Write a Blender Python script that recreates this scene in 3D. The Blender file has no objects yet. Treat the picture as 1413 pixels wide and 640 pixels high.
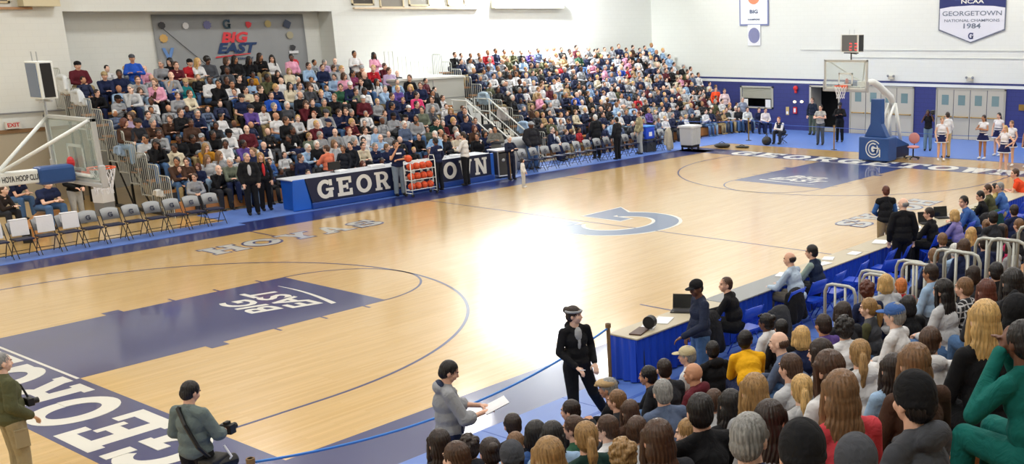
import bpy, bmesh, math, random
from mathutils import Vector, Matrix, Euler
R = random.Random(7)
sc = bpy.context.scene
C = sc.collection
# ------------------------------------------------------------------ camera, world, light, exposure
W_, H_ = 1413.0, 640.0
CAM = Vector((-21.049, -19.670, 5.370))
YAW, PITCH, ROLL, FPX, OY, OX = 0.62753, -0.258644, -0.0134856, 1447.85, 92.674, 309.14
def cam_axes():
    ca, sa, cp, sp = math.cos(YAW), math.sin(YAW), math.cos(PITCH), math.sin(PITCH)
    f = Vector((ca*cp, sa*cp, sp)); rt = Vector((sa, -ca, 0)); up = rt.cross(f)
    cr, sr = math.cos(ROLL), math.sin(ROLL)
    return rt*cr+up*sr, up*cr-rt*sr, f
RT, UP, FW = cam_axes()
cd = bpy.data.cameras.new('camera'); cam = bpy.data.objects.new('camera', cd); C.objects.link(cam)
cam.matrix_world = Matrix.Translation(CAM) @ Matrix((RT, UP, -FW)).transposed().to_4x4()
cd.sensor_width = 36; cd.lens = FPX/W_*36; cd.shift_x = -OX/W_; cd.shift_y = OY/W_
cd.clip_start = .05; cd.clip_end = 200
sc.camera = cam
def ray(px, py):
    return FW + RT*((px-706.5-OX)/FPX) - UP*((py-320-OY)/FPX)
def on(axis, val, px, py):
    d = ray(px, py); t = (val-CAM[axis])/d[axis]; return CAM+d*t
wd = bpy.data.worlds.new('world'); sc.world = wd; wd.use_nodes = True
wd.node_tree.nodes['Background'].inputs[0].default_value = (.9, .95, 1, 1)
wd.node_tree.nodes['Background'].inputs[1].default_value = .3
sc.view_settings.view_transform = 'Standard'; sc.view_settings.look = 'None'
sc.view_settings.exposure = 0.02; sc.view_settings.gamma = 1
sc.view_settings.use_curve_mapping = False
try: sc.cycles.use_denoising = True
except Exception: pass
sc.cycles.max_bounces = 6; sc.cycles.diffuse_bounces = 3; sc.cycles.glossy_bounces = 3
sc.cycles.transparent_max_bounces = 12
CEIL = 10.6
def area(loc, size, power, col=(1, .99, .97), rot=(0, 0, 0), sy=None):
    l = bpy.data.lights.new('lamp_light', 'AREA'); l.energy = power; l.color = col; l.size = size
    if sy: l.shape = 'RECTANGLE'; l.size_y = sy
    o = bpy.data.objects.new('lamp_light', l); o.location = loc; o.rotation_euler = rot; C.objects.link(o); return o
LAMP_POS = [(x, y) for x in (-22, -13, -4, 5, 13.5, 21) for y in (-17, -9.5, -2, 5.2, 12.7)]
LAMP_W = 215
STROBE_W = 1100

# ------------------------------------------------------------------ helpers
def tag(o, label=None, cat=None, group=None, kind=None):
    if label: o['label'] = label
    if cat: o['category'] = cat
    if group: o['group'] = group
    if kind: o['kind'] = kind
    return o
def link(name, me, parent=None, mats=None, loc=None, rot=None):
    o = bpy.data.objects.new(name, me); C.objects.link(o)
    if mats is not None and me is not None:
        for m in (mats if isinstance(mats, (list, tuple)) else [mats]): me.materials.append(m)
    if parent: o.parent = parent
    if loc is not None: o.location = loc
    if rot is not None: o.rotation_euler = rot
    return o
def empty(name, loc=(0, 0, 0), rz=0, label=None, cat=None, group=None):
    o = bpy.data.objects.new(name, None); C.objects.link(o); o.location = loc; o.rotation_euler = (0, 0, rz)
    o.empty_display_size = .1
    return tag(o, label, cat, group)
class MB:
    """collects shapes into one mesh"""
    def __init__(s): s.v = []; s.f = []; s.m = []; s.mi = 0
    def add(s, vs, fs, M=None):
        b = len(s.v)
        s.v += [tuple((M @ Vector(v)) if M is not None else v) for v in vs]
        s.f += [tuple(b+i for i in f) for f in fs]; s.m += [s.mi]*len(fs); return s
    def box(s, x0, y0, z0, x1, y1, z1, M=None):
        vs = [(x, y, z) for x in (x0, x1) for y in (y0, y1) for z in (z0, z1)]
        return s.add(vs, [(0, 1, 3, 2), (4, 6, 7, 5), (0, 4, 5, 1), (2, 3, 7, 6), (0, 2, 6, 4), (1, 5, 7, 3)], M)
    def prism(s, pts, h, axis=2, base=0, M=None):
        n = len(pts)
        def P(p, z): return {2: (p[0], p[1], z), 1: (p[0], z, p[1]), 0: (z, p[0], p[1])}[axis]
        return s.add([P(p, base) for p in pts]+[P(p, base+h) for p in pts],
                     [tuple(range(n))[::-1], tuple(range(n, 2*n))]+[(i, (i+1) % n, n+(i+1) % n, n+i) for i in range(n)], M)
    def tube(s, pts, r, n=6, M=None, close=False):
        pts = [Vector(p) for p in pts]; rs = r if isinstance(r, (list, tuple)) else [r]*len(pts)
        vs, fs = [], []; N = len(pts); prev = None
        for i, p in enumerate(pts):
            a = pts[i-1] if (i > 0 or close) else p; b = pts[(i+1) % N] if (i < N-1 or close) else p
            d = (b-a).normalized() if (b-a).length > 1e-9 else Vector((0, 0, 1))
            if prev is None:
                u = d.orthogonal().normalized()
            else:
                u = (prev-d*prev.dot(d)); u = u.normalized() if u.length > 1e-6 else d.orthogonal().normalized()
            prev = u; w = d.cross(u)
            for k in range(n):
                t = 2*math.pi*k/n; vs.append(tuple(p+(u*math.cos(t)+w*math.sin(t))*rs[i]))
        for i in range(N if close else N-1):
            j = (i+1) % N
            for k in range(n): fs.append((i*n+k, i*n+(k+1) % n, j*n+(k+1) % n, j*n+k))
        if not close:
            fs.append(tuple(range(n))[::-1]); fs.append(tuple((N-1)*n+k for k in range(n)))
        return s.add(vs, fs, M)
    def cyl(s, x, y, z0, z1, r, n=12, r1=None):
        return s.tube([(x, y, z0), (x, y, z1)], [r, r if r1 is None else r1], n)
    def ell(s, c, r, seg=12, M=None):
        rx, ry, rz = r; vs = [(c[0], c[1], c[2]+rz)]; rings = max(4, seg//2)
        for i in range(1, rings):
            t = math.pi*i/rings
            for k in range(seg):
                a = 2*math.pi*k/seg; vs.append((c[0]+rx*math.sin(t)*math.cos(a), c[1]+ry*math.sin(t)*math.sin(a), c[2]+rz*math.cos(t)))
        vs.append((c[0], c[1], c[2]-rz)); fs = [(0, 1+k, 1+(k+1) % seg) for k in range(seg)]
        for i in range(rings-2):
            for k in range(seg):
                a = 1+i*seg+k; b = 1+i*seg+(k+1) % seg; fs.append((a, a+seg, b+seg, b))
        L = len(vs)-1; o = 1+(rings-2)*seg
        fs += [(L, o+(k+1) % seg, o+k) for k in range(seg)]
        return s.add(vs, fs, M)
    def cap(s, p0, r0, p1, r1, seg=10):
        s.ell(p0, (r0*1.02,)*3, seg); s.ell(p1, (r1*1.02,)*3, seg); return s.tube([p0, p1], [r0, r1], seg)
    def mesh(s, name='mesh', smooth=False):
        me = bpy.data.meshes.new(name); me.from_pydata(s.v, [], s.f)
        if any(s.m): me.polygons.foreach_set('material_index', s.m)
        if smooth: me.polygons.foreach_set('use_smooth', [True]*len(me.polygons))
        me.update(); return me
    def obj(s, name, mats, parent=None, loc=None, rot=None, smooth=False, bevel=0):
        o = link(name, s.mesh(name, smooth), parent, mats, loc, rot)
        if bevel:
            b = o.modifiers.new('bevel', 'BEVEL'); b.width = bevel; b.segments = 2; b.limit_method = 'ANGLE'
        return o
def recalc(me):
    bm = bmesh.new(); bm.from_mesh(me); bmesh.ops.recalc_face_normals(bm, faces=bm.faces); bm.to_mesh(me); bm.free(); return me
def fuse(mb, voxel, smooth=2, name='mesh', mats=(), bump=None):
    """voxel-fuse overlapping shapes into one continuous surface"""
    me = recalc(mb.mesh(name)); o = bpy.data.objects.new(name, me); C.objects.link(o)
    r = o.modifiers.new('r', 'REMESH'); r.mode = 'VOXEL'; r.voxel_size = voxel; r.use_smooth_shade = True
    if smooth:
        q = o.modifiers.new('s', 'SMOOTH'); q.iterations = smooth; q.factor = .5
    dg = bpy.context.evaluated_depsgraph_get(); dg.update()
    out = bpy.data.meshes.new_from_object(o.evaluated_get(dg)); out.name = name
    bpy.data.objects.remove(o); bpy.data.meshes.remove(me)
    for m in mats: out.materials.append(m)
    return out

# ------------------------------------------------------------------ materials
def srgb(c):
    if isinstance(c, str): c = tuple(int(c[i:i+2], 16)/255 for i in (0, 2, 4))
    return tuple(x/12.92 if x <= .04045 else ((x+.055)/1.055)**2.4 for x in c[:3])+(1,)
def node_mat(name):
    m = bpy.data.materials.new(name); m.use_nodes = True; nt = m.node_tree
    return m, nt, nt.nodes['Principled BSDF']
def mat(name, col, rough=.6, metal=0, noise=0, scale=20, bump=0, coat=0, spec=.5, emit=0, alpha=1, trans=0):
    m, nt, p = node_mat(name); c = srgb(col)
    p.inputs['Base Color'].default_value = c; p.inputs['Roughness'].default_value = rough
    p.inputs['Metallic'].default_value = metal; p.inputs['Coat Weight'].default_value = coat
    p.inputs['Coat Roughness'].default_value = .08; p.inputs['Specular IOR Level'].default_value = spec
    if emit: p.inputs['Emission Color'].default_value = c; p.inputs['Emission Strength'].default_value = emit
    if trans: p.inputs['Transmission Weight'].default_value = trans
    if alpha < 1: p.inputs['Alpha'].default_value = alpha
    if noise or bump:
        tc = nt.nodes.new('ShaderNodeTexCoord'); nz = nt.nodes.new('ShaderNodeTexNoise')
        nz.inputs['Scale'].default_value = scale; nz.inputs['Detail'].default_value = 4
        nt.links.new(tc.outputs['Object'], nz.inputs['Vector'])
        if noise:
            mx = nt.nodes.new('ShaderNodeMixRGB'); mx.blend_type = 'MULTIPLY'; mx.inputs[0].default_value = 1
            mr = nt.nodes.new('ShaderNodeMapRange'); mr.inputs[3].default_value = 1-noise; mr.inputs[4].default_value = 1+noise
            nt.links.new(nz.outputs[0], mr.inputs[0]); nt.links.new(mr.outputs[0], mx.inputs[2])
            mx.inputs[1].default_value = c; nt.links.new(mx.outputs[0], p.inputs['Base Color'])
        if bump:
            b = nt.nodes.new('ShaderNodeBump'); b.inputs['Strength'].default_value = bump; b.inputs['Distance'].default_value = .01
            nt.links.new(nz.outputs[0], b.inputs['Height']); nt.links.new(b.outputs[0], p.inputs['Normal'])
    return m
def block_mat(name, col, mortar, rough=.55, xz='x'):
    """painted masonry block with faint joints"""
    m, nt, p = node_mat(name)
    tc = nt.nodes.new('ShaderNodeTexCoord'); mp = nt.nodes.new('ShaderNodeMapping')
    mp.inputs['Rotation'].default_value = (math.pi/2, 0, 0) if xz == 'x' else (math.pi/2, 0, math.pi/2)
    nt.links.new(tc.outputs['Object'], mp.inputs[0])
    sx = nt.nodes.new('ShaderNodeSeparateXYZ'); cx = nt.nodes.new('ShaderNodeCombineXYZ')
    nt.links.new(tc.outputs['Object'], sx.inputs[0])
    nt.links.new(sx.outputs['X' if xz == 'x' else 'Y'], cx.inputs[0]); nt.links.new(sx.outputs['Z'], cx.inputs[1])
    br = nt.nodes.new('ShaderNodeTexBrick'); br.inputs['Scale'].default_value = 1
    br.inputs['Brick Width'].default_value = .4; br.inputs['Row Height'].default_value = .2
    br.inputs['Mortar Size'].default_value = .008; br.inputs['Color1'].default_value = srgb(col)
    c2 = [min(1, x*.985) for x in srgb(col)[:3]]+[1]; br.inputs['Color2'].default_value = c2
    br.inputs['Mortar'].default_value = srgb(mortar)
    nt.links.new(cx.outputs[0], br.inputs[0]); nt.links.new(br.outputs[0], p.inputs['Base Color'])
    p.inputs['Roughness'].default_value = rough
    return m
def objcol_mat(name, kind):
    m, nt, p = node_mat(name)
    oi = nt.nodes.new('ShaderNodeObjectInfo'); tc = nt.nodes.new('ShaderNodeTexCoord')
    nz = nt.nodes.new('ShaderNodeTexNoise'); mr = nt.nodes.new('ShaderNodeMapRange')
    mx = nt.nodes.new('ShaderNodeMixRGB'); mx.blend_type = 'MULTIPLY'; mx.inputs[0].default_value = 1
    b = nt.nodes.new('ShaderNodeBump')
    if kind == 'hair':
        mp = nt.nodes.new('ShaderNodeMapping'); mp.inputs['Scale'].default_value = (90, 90, 7)
        nt.links.new(tc.outputs['Object'], mp.inputs[0]); nt.links.new(mp.outputs[0], nz.inputs[0])
        nz.inputs['Scale'].default_value = 1; nz.inputs['Detail'].default_value = 3; nz.inputs['Distortion'].default_value = .6
        mr.inputs[1].default_value = .25; mr.inputs[2].default_value = .75
        mr.inputs[3].default_value = .45; mr.inputs[4].default_value = 1.55
        p.inputs['Roughness'].default_value = .42; b.inputs['Strength'].default_value = .55; b.inputs['Distance'].default_value = .006
    elif kind == 'cloth':
        nt.links.new(tc.outputs['Object'], nz.inputs[0]); nz.inputs['Scale'].default_value = 9; nz.inputs['Detail'].default_value = 3
        nz.inputs['Distortion'].default_value = 1.2
        mr.inputs[3].default_value = .88; mr.inputs[4].default_value = 1.12
        p.inputs['Roughness'].default_value = .85; p.inputs['Specular IOR Level'].default_value = .25
        b.inputs['Strength'].default_value = .7; b.inputs['Distance'].default_value = .03
    else:
        nt.links.new(tc.outputs['Object'], nz.inputs[0]); nz.inputs['Scale'].default_value = 25
        mr.inputs[3].default_value = .93; mr.inputs[4].default_value = 1.07
        p.inputs['Roughness'].default_value = .55; b.inputs['Strength'].default_value = .05
        p.inputs['Subsurface Weight'].default_value = 0
    nt.links.new(nz.outputs[0], mr.inputs[0]); nt.links.new(mr.outputs[0], mx.inputs[2])
    nt.links.new(oi.outputs['Color'], mx.inputs[1])
    if kind == 'lip':
        m2 = nt.nodes.new('ShaderNodeMixRGB'); m2.blend_type = 'MULTIPLY'; m2.inputs[0].default_value = 1
        m2.inputs[2].default_value = (.85, .5, .5, 1); nt.links.new(mx.outputs[0], m2.inputs[1]); nt.links.new(m2.outputs[0], p.inputs['Base Color'])
    else: nt.links.new(mx.outputs[0], p.inputs['Base Color'])
    nt.links.new(nz.outputs[0], b.inputs['Height']); nt.links.new(b.outputs[0], p.inputs['Normal'])
    return m
M = {}
M['skin'] = objcol_mat('skin', 'skin'); M['hair'] = objcol_mat('hair', 'hair'); M['cloth'] = objcol_mat('cloth', 'cloth')
M['lip'] = objcol_mat('lip', 'lip'); M['eye'] = mat('eye', '1a1412', .25); M['eyewhite'] = mat('eyewhite', 'd8d0c8', .4)
M['brow'] = mat('brow', '2c2019', .8)
M['shoe'] = mat('shoe', '17171a', .5); M['whiteshoe'] = mat('white shoe', 'e8e8ea', .5)
M['white'] = mat('white_paint', 'e6eae6', .6); M['metal'] = mat('brushed_metal', 'c2c6c8', .35, .8)
M['galv'] = mat('galvanised rail', 'b9bcb6', .45, .45); M['black'] = mat('black_paint', '141517', .5)
M['navy'] = mat('navy_court_paint', '26316f', .3, coat=.8); M['navycloth'] = mat('navy_panel', '151d3c', .45)
M['paper'] = mat('paper', 'eceef2', .7); M['bluechair'] = mat('blue_chair', '1a4bd0', .35)
M['mat'] = mat('blue_mat', '5a7cc6', .42, noise=.05, scale=3, bump=.1)
M['matdark'] = mat('blue_mat_groove', '3c60b4', .5)
M['pad'] = mat('blue_pad_vinyl', '2a4f8a', .4); M['brightblue'] = mat('bright_blue_vinyl', '1c5fc4', .4)
M['letter'] = mat('letter_white', 'e4e3da', .35, coat=.4)
M['lettergrey'] = mat('letter_slate', 'b6b7b2', .35, coat=.4)
M['slate'] = mat('slate_blue_paint', '5d7398', .3, coat=.5)
M['orange'] = mat('orange_rim', 'ee5a22', .45); M['red'] = mat('red', 'd22a2e', .5)
M['grey'] = mat('grey_plastic', '8c8f93', .5); M['dgrey'] = mat('dark_grey', '3b3d42', .5)
M['brass'] = mat('brass', 'a88645', .35, .7); M['woodpost'] = mat('wood post', '8a6a3d', .6, noise=.2, scale=30)
M['table'] = mat('laminate_tabletop', 'bdb49c', .45, noise=.04)
M['seatboard'] = mat('bleacher_wood', 'b3793f', .45, noise=.15, scale=6, coat=.3)
M['door'] = mat('door_paint', 'b9b5a8', .5); M['doorglass'] = mat('door_window', '7f9a9c', .15, metal=.2)
M['brick'] = block_mat('white_block', 'e4e7e2', 'dfe2dd'); M['bricky'] = block_mat('white_block_end', 'e3e6e0', 'dee1db', xz='y')
M['bluebrick'] = block_mat('blue_block', '2b3476', '222a63', xz='y')
M['shadewall'] = block_mat('recess_block', 'd4d6cf', 'cfd1ca')
m, nt, p = node_mat('glass'); p.inputs['Base Color'].default_value = (.6, .72, .68, 1); p.inputs['Roughness'].default_value = .04
p.inputs['Alpha'].default_value = .28; p.inputs['Specular IOR Level'].default_value = .6; M['glass'] = m
# hardwood
m, nt, p = node_mat('hardwood'); tc = nt.nodes.new('ShaderNodeTexCoord')
br = nt.nodes.new('ShaderNodeTexBrick'); br.inputs['Scale'].default_value = 1; br.inputs['Brick Width'].default_value = 1.1
br.inputs['Row Height'].default_value = .06; br.inputs['Mortar Size'].default_value = .0012; br.inputs['Bias'].default_value = 0
br.inputs['Color1'].default_value = srgb('dfba78'); br.inputs['Color2'].default_value = srgb('d6ae66'); br.inputs['Mortar'].default_value = srgb('bf9c5c')
mp = nt.nodes.new('ShaderNodeMapping'); mp.inputs['Scale'].default_value = (.6, 9, 1); nz = nt.nodes.new('ShaderNodeTexNoise')
nz.inputs['Scale'].default_value = 1; nz.inputs['Detail'].default_value = 5; nt.links.new(tc.outputs['Object'], mp.inputs[0]); nt.links.new(mp.outputs[0], nz.inputs[0])
mx = nt.nodes.new('ShaderNodeMixRGB'); mx.blend_type = 'MULTIPLY'; mx.inputs[0].default_value = 1
mr = nt.nodes.new('ShaderNodeMapRange'); mr.inputs[3].default_value = .86; mr.inputs[4].default_value = 1.12
nt.links.new(tc.outputs['Object'], br.inputs[0]); nt.links.new(br.outputs[0], mx.inputs[1]); nt.links.new(nz.outputs[0], mr.inputs[0])
nt.links.new(mr.outputs[0], mx.inputs[2]); nt.links.new(mx.outputs[0], p.inputs['Base Color'])
p.inputs['Roughness'].default_value = .3; p.inputs['Coat Weight'].default_value = 1; p.inputs['Coat Roughness'].default_value = .13
M['wood'] = m

# ------------------------------------------------------------------ slab-serif glyphs (unit box, polygons)
def arc_band(cx, cy, rx, ry, ix, iy, a0, a1, n=20):
    out = []
    for i in range(n):
        t0 = math.radians(a0+(a1-a0)*i/n); t1 = math.radians(a0+(a1-a0)*(i+1)/n)
        out.append([(cx+rx*math.cos(t0), cy+ry*math.sin(t0)), (cx+rx*math.cos(t1), cy+ry*math.sin(t1)),
                    (cx+ix*math.cos(t1), cy+iy*math.sin(t1)), (cx+ix*math.cos(t0), cy+iy*math.sin(t0))])
    return out
def rc(x0, y0, x1, y1): return [(x0, y0), (x1, y0), (x1, y1), (x0, y1)]
def glyph(c):
    s = .13
    if c == 'O': return arc_band(.5, .5, .5, .5, .25, .3, 0, 360, 32)
    if c == 'G': return arc_band(.48, .5, .48, .5, .24, .3, 42, 335, 28)+[rc(.74, .66, .92, .98), rc(.52, .4, 1, .54), rc(.7, .04, .92, .5)]
    if c == 'E': return [rc(.1, 0, .36, 1), rc(0, 0, .95, .18), rc(0, .82, .92, 1), rc(.3, .42, .68, .58), rc(.77, 0, .95, .36), rc(.75, .66, .92, 1), rc(.58, .33, .7, .67)]
    if c == 'R': return [rc(.1, 0, .36, 1), rc(0, 0, .46, s), rc(0, 1-s, .55, 1), rc(.3, .4, .55, .55), [(.46, .45), (.72, .45), (1, .0), (.72, 0)], rc(.66, 0, 1, s)]+arc_band(.55, .7, .35, .3, .12, .14, -90, 90, 14)
    if c == 'T': return [rc(.37, 0, .63, 1), rc(0, .82, 1, 1), rc(0, .62, .16, 1), rc(.84, .62, 1, 1), rc(.24, 0, .76, s)]
    if c == 'W': return [[(.06, 1), (.3, 1), (.42, 0), (.24, 0)], [(.4, 1), (.6, 1), (.42, 0), (.24, 0)], [(.4, 1), (.6, 1), (.76, 0), (.58, 0)], [(.7, 1), (.94, 1), (.76, 0), (.58, 0)], rc(0, .87, .38, 1), rc(.62, .87, 1, 1)]
    if c == 'N': return [rc(.08, 0, .28, 1), rc(.72, 0, .92, 1), [(.08, 1), (.34, 1), (.92, 0), (.66, 0)], rc(0, 0, .38, s), rc(0, 1-s, .3, 1), rc(.6, 1-s, 1, 1)]
    if c == 'H': return [rc(.08, 0, .33, 1), rc(.67, 0, .92, 1), rc(.3, .42, .7, .58), rc(0, 0, .41, s), rc(0, 1-s, .41, 1), rc(.59, 0, 1, s), rc(.59, 1-s, 1, 1)]
    if c == 'Y': return [rc(.38, 0, .62, .5), [(.04, 1), (.3, 1), (.62, .42), (.38, .42)], [(.7, 1), (.96, 1), (.62, .42), (.38, .42)], rc(.26, 0, .74, s), rc(0, 1-s, .4, 1), rc(.6, 1-s, 1, 1)]
    if c == 'A': return [[(.08, 0), (.3, 0), (.56, 1), (.38, 1)], [(.7, 0), (.92, 0), (.62, 1), (.44, 1)], rc(.28, .25, .72, .4), rc(0, 0, .38, s), rc(.62, 0, 1, s)]
    if c == 'S': return arc_band(.5, .73, .42, .27, .18, .11, 20, 270, 16)+arc_band(.5, .27, .45, .27, .2, .11, -160, 90, 16)+[rc(.74, .62, .9, 1), rc(.06, 0, .22, .38)]
    if c == 'B': return [rc(.1, 0, .36, 1), rc(0, 0, .55, s), rc(0, 1-s, .55, 1), rc(.3, .44, .55, .56)]+arc_band(.55, .74, .33, .26, .1, .12, -90, 90, 12)+arc_band(.55, .27, .4, .27, .12, .12, -90, 90, 12)
    if c == 'I': return [rc(.3, 0, .7, 1), rc(.1, 0, .9, s), rc(.1, 1-s, .9, 1)]
    return []
def grow(poly, g):
    cx = sum(p[0] for p in poly)/len(poly); cy = sum(p[1] for p in poly)/len(poly)
    out = []
    for x, y in poly:
        dx, dy = x-cx, y-cy; out.append((x+(g if dx > 0 else -g if dx < 0 else 0), y+(g if dy > 0 else -g if dy < 0 else 0)))
    return out
def text_mb(word, O, U, V, N, w, h, gap, t=.002, g=0, lift=0, mb=None):
    """word as thin solid letters: origin O, reading direction U, letter-up V, surface normal N"""
    mb = mb or MB(); O, U, V, N = map(Vector, (O, U, V, N)); x = 0
    for ch in word:
        if ch != ' ':
            for kk, po in enumerate(glyph(ch)):
                q = [(x+p[0]*w, p[1]*h) for p in po]
                if g: q = grow(q, g)
                a = [O+U*p[0]+V*p[1]+N*lift for p in q]; b = [v+N*(t+kk*.00025) for v in a]; n = len(q)
                mb.add([tuple(v) for v in a+b], [tuple(range(n)), tuple(range(n, 2*n))]+[(i, (i+1) % n, n+(i+1) % n, n+i) for i in range(n)])
        x += (w*.6 if ch == 'I' else w)+gap
    return mb
def sans(word, size, Mx, t=.003, bold=.0, shear=0, sx=1):
    """sans lettering mesh from the built-in font, transformed by Mx (x right, y up, z out)"""
    cu = bpy.data.curves.new('text', 'FONT'); cu.body = word; cu.size = size; cu.align_x = 'CENTER'; cu.align_y = 'CENTER'
    cu.offset = bold; cu.shear = shear; cu.extrude = t; cu.resolution_u = 3
    o = bpy.data.objects.new('text', cu); C.objects.link(o); dg = bpy.context.evaluated_depsgraph_get(); dg.update()
    me = bpy.data.meshes.new_from_object(o.evaluated_get(dg)); bpy.data.objects.remove(o)
    me.transform(Matrix.Diagonal((sx, 1, 1, 1))); me.transform(Mx); return me
def frame(O, U, V):
    U = Vector(U).normalized(); V = Vector(V).normalized(); N = U.cross(V)
    return Matrix.Translation(O) @ Matrix((U, V, N)).transposed().to_4x4()
# ================================================================== THE SETTING
WX, WY, LX, NY = 24.2, 18.6, -27.0, -25.0
def S(o): return tag(o, kind='structure')
floor = MB().box(LX, NY, -.2, WX+.4, WY+1.4, 0).obj('floor', M['wood']); S(floor)
ceil = MB().box(LX, NY, CEIL, WX+.4, WY+1.4, CEIL+.2).obj('ceiling', mat('ceiling_paint', 'dfe0dc', .8)); S(ceil)
# far wall with a shallow recess behind the first stand
RX0, RX1, RZ, RYB = -5.22, 4.62, 5.97, 19.55
w = MB(); w.box(LX, WY, 0, RX0, WY+1.2, CEIL); w.box(RX1, WY, 0, WX+.4, WY+1.2, CEIL); w.box(RX0, WY, RZ, RX1, WY+1.2, CEIL)
w.box(RX0, RYB, 0, RX1, RYB+.25, RZ)
wf = S(w.obj('wall_far', M['brick']))
# end wall: white block over a blue dado with openings
DO = [(6.74, 8.42, 0, 2.2), (10.72, 12.58, 1.1, 2.06)]
w = MB(); z0 = 2.34
w.box(WX, NY, z0, WX+.3, WY, CEIL)
S(w.obj('wall_right', M['bricky']))
w = MB()
for y0, y1, a, b in ((NY, 6.74, 0, z0), (8.42, 10.72, 0, z0), (12.58, WY, 0, z0), (6.74, 8.42, 2.2, z0), (10.72, 12.58, 0, 1.1), (10.72, 12.58, 2.06, z0)):
    w.box(WX, y0, a, WX+.3, y1, b)
S(w.obj('wall_right_dado', M['bluebrick']))
S(MB().box(WX+2.2, 5, 0, WX+2.4, 13.5, 3).box(WX+.3, 5, 0, WX+2.4, 5.1, 3).box(WX+.3, 13.4, 0, WX+2.4, 13.5, 3).box(WX+.3, 5, 2.6, WX+2.4, 13.5, 2.7).obj('wall_corridor', mat('dark corridor', '17181c', .8)))
S(MB().box(WX-.03, NY, 2.335, WX, WY, 2.47).obj('trim_1', M['white']))
S(MB().box(WX-.035, NY, 2.47, WX, WY, 2.56).obj('trim_2', mat('navy_stripe', '2a3470', .5)))
S(MB().box(LX-.3, NY, 0, LX, WY, CEIL).obj('wall_left', M['bricky']))
S(MB().box(LX-.3, NY-.3, 0, WX+.4, NY, CEIL).obj('wall_near', M['brick']))
S(MB().box(WX-.025, NY, 3.95, WX, 9.0, 4.0).box(WX-.03, NY, 3.62, WX, 6.2, 3.65).obj('trim_3', mat('conduit_paint', 'cfd2cd', .5)))
# ledge line, louvred high windows on the far wall
S(MB().box(LX, WY-.14, 6.03, RX0-.9, WY, 6.1).obj('trim_4', mat('wood_sill', 'b98f6a', .6)))
S(MB().box(5.6, WY-.14, 6.06, 12.1, WY, 6.12).obj('trim_5', mat('cream_sill', 'e3cdb0', .6)))
S(MB().box(RX0-1.25, WY-.45, 6.12, RX0-.2, WY, CEIL).obj('trim_6', mat('cream_duct', 'd9cfae', .6)))
for i, (x0, x1, zb, c) in enumerate(((-8.2, -6.75, 6.28, '6b665e'), (5.62, 6.55, 6.27, '4a443c'), (6.95, 8.02, 6.16, '8f8a80'), (8.4, 9.34, 6.25, 'a9a69c'), (10.45, 11.33, 6.25, 'a7a49c'), (15.5, 16.46, 6.22, '8e8f8e'))):
    wn = MB().box(x0, WY-.03, zb, x1, WY-.005, zb+1.1).obj('window_%d' % (i+1), mat('window dark pane', c, .3)); S(wn)
    b = MB()
    for a, q in ((x0-.06, x0), (x1, x1+.06)): b.box(a, WY-.06, zb-.06, q, WY, zb+1.16)
    b.box(x0-.06, WY-.06, zb-.06, x1+.06, WY, zb); b.box(x0-.06, WY-.06, zb+1.1, x1+.06, WY, zb+1.16)
    b.obj('window_frame', mat('frame_cream', 'd8c9a6', .6), wn)
S(MB().box(12.9, WY-.3, 6.1, 17.3, WY, 6.5).obj('trim_7', mat('cream_beam', 'dcd9be', .6)))
# recess: conduit specks + beam edge
# doors in the end wall (two banks of double doors)
def door_bank(n, y0, y1, leaves):
    st = S(MB().box(WX-.05, y0-.07, 0, WX-.005, y0, 2.3).box(WX-.05, y1, 0, WX-.005, y1+.07, 2.3).box(WX-.05, y0-.07, 2.24, WX-.005, y1+.07, 2.31).obj('door_%d' % n, mat('door_frame', 'a9a699', .5)))
    d = (y1-y0)/leaves
    for k in range(leaves):
        a = y0+k*d
        lf = MB().box(WX-.035, a+.015, .02, WX-.006, a+d-.015, 2.24).obj('door_leaf', M['door'], st)
        MB().box(WX-.04, a+d*.3, 1.55, WX-.034, a+d*.72, 2.0).obj('door_window', M['doorglass'], lf)
        MB().tube([(WX-.085, a+.08, 1.02), (WX-.085, a+d-.08, 1.02)], .022, 8).box(WX-.085, a+.06, .99, WX-.03, a+.12, 1.05).box(WX-.085, a+d-.12, .99, WX-.03, a+d-.06, 1.05).obj('push_bar', M['brass'], lf)
door_bank(1, -1.7, 1.52, 4)
door_bank(2, 2.78, 6.08, 4)
dk = S(MB().box(WX-.06, 8.34, 0, WX, 8.44, 2.24).box(WX-.06, 6.7, 0, WX, 6.78, 2.24).box(WX-.06, 6.7, 2.18, WX, 8.44, 2.26).obj('door_3', M['door']))
MB().box(WX+.05, 8.38, .02, WX+1.0, 8.43, 2.18).obj('door_leaf', M['door'], dk)
# doors at the far left beneath the exit sign
dl = S(MB().box(-8.9, WY-.05, 0, -6.35, WY-.01, 2.25).obj('door_4', mat('beige_door', 'b7ad98', .55)))
MB().box(-6.12, WY-.04, 1.45, -5.78, WY-.012, 1.85).obj('door_window', M['doorglass'], dl)
dl2 = S(MB().box(-6.32, WY-.05, 0, -5.1, WY-.01, 2.25).obj('door_5', mat('beige_door', 'a89b84', .55)))
S(MB().box(-9.2, WY-.09, 2.25, -5.0, WY-.01, 2.36).obj('trim_8', mat('brown_lintel', '8a6a48', .6)))
S(MB().tube([(-10, WY-.08, 2.86), (RX0, WY-.08, 2.86)], .03, 6).obj('trim_9', M['grey']))
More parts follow.
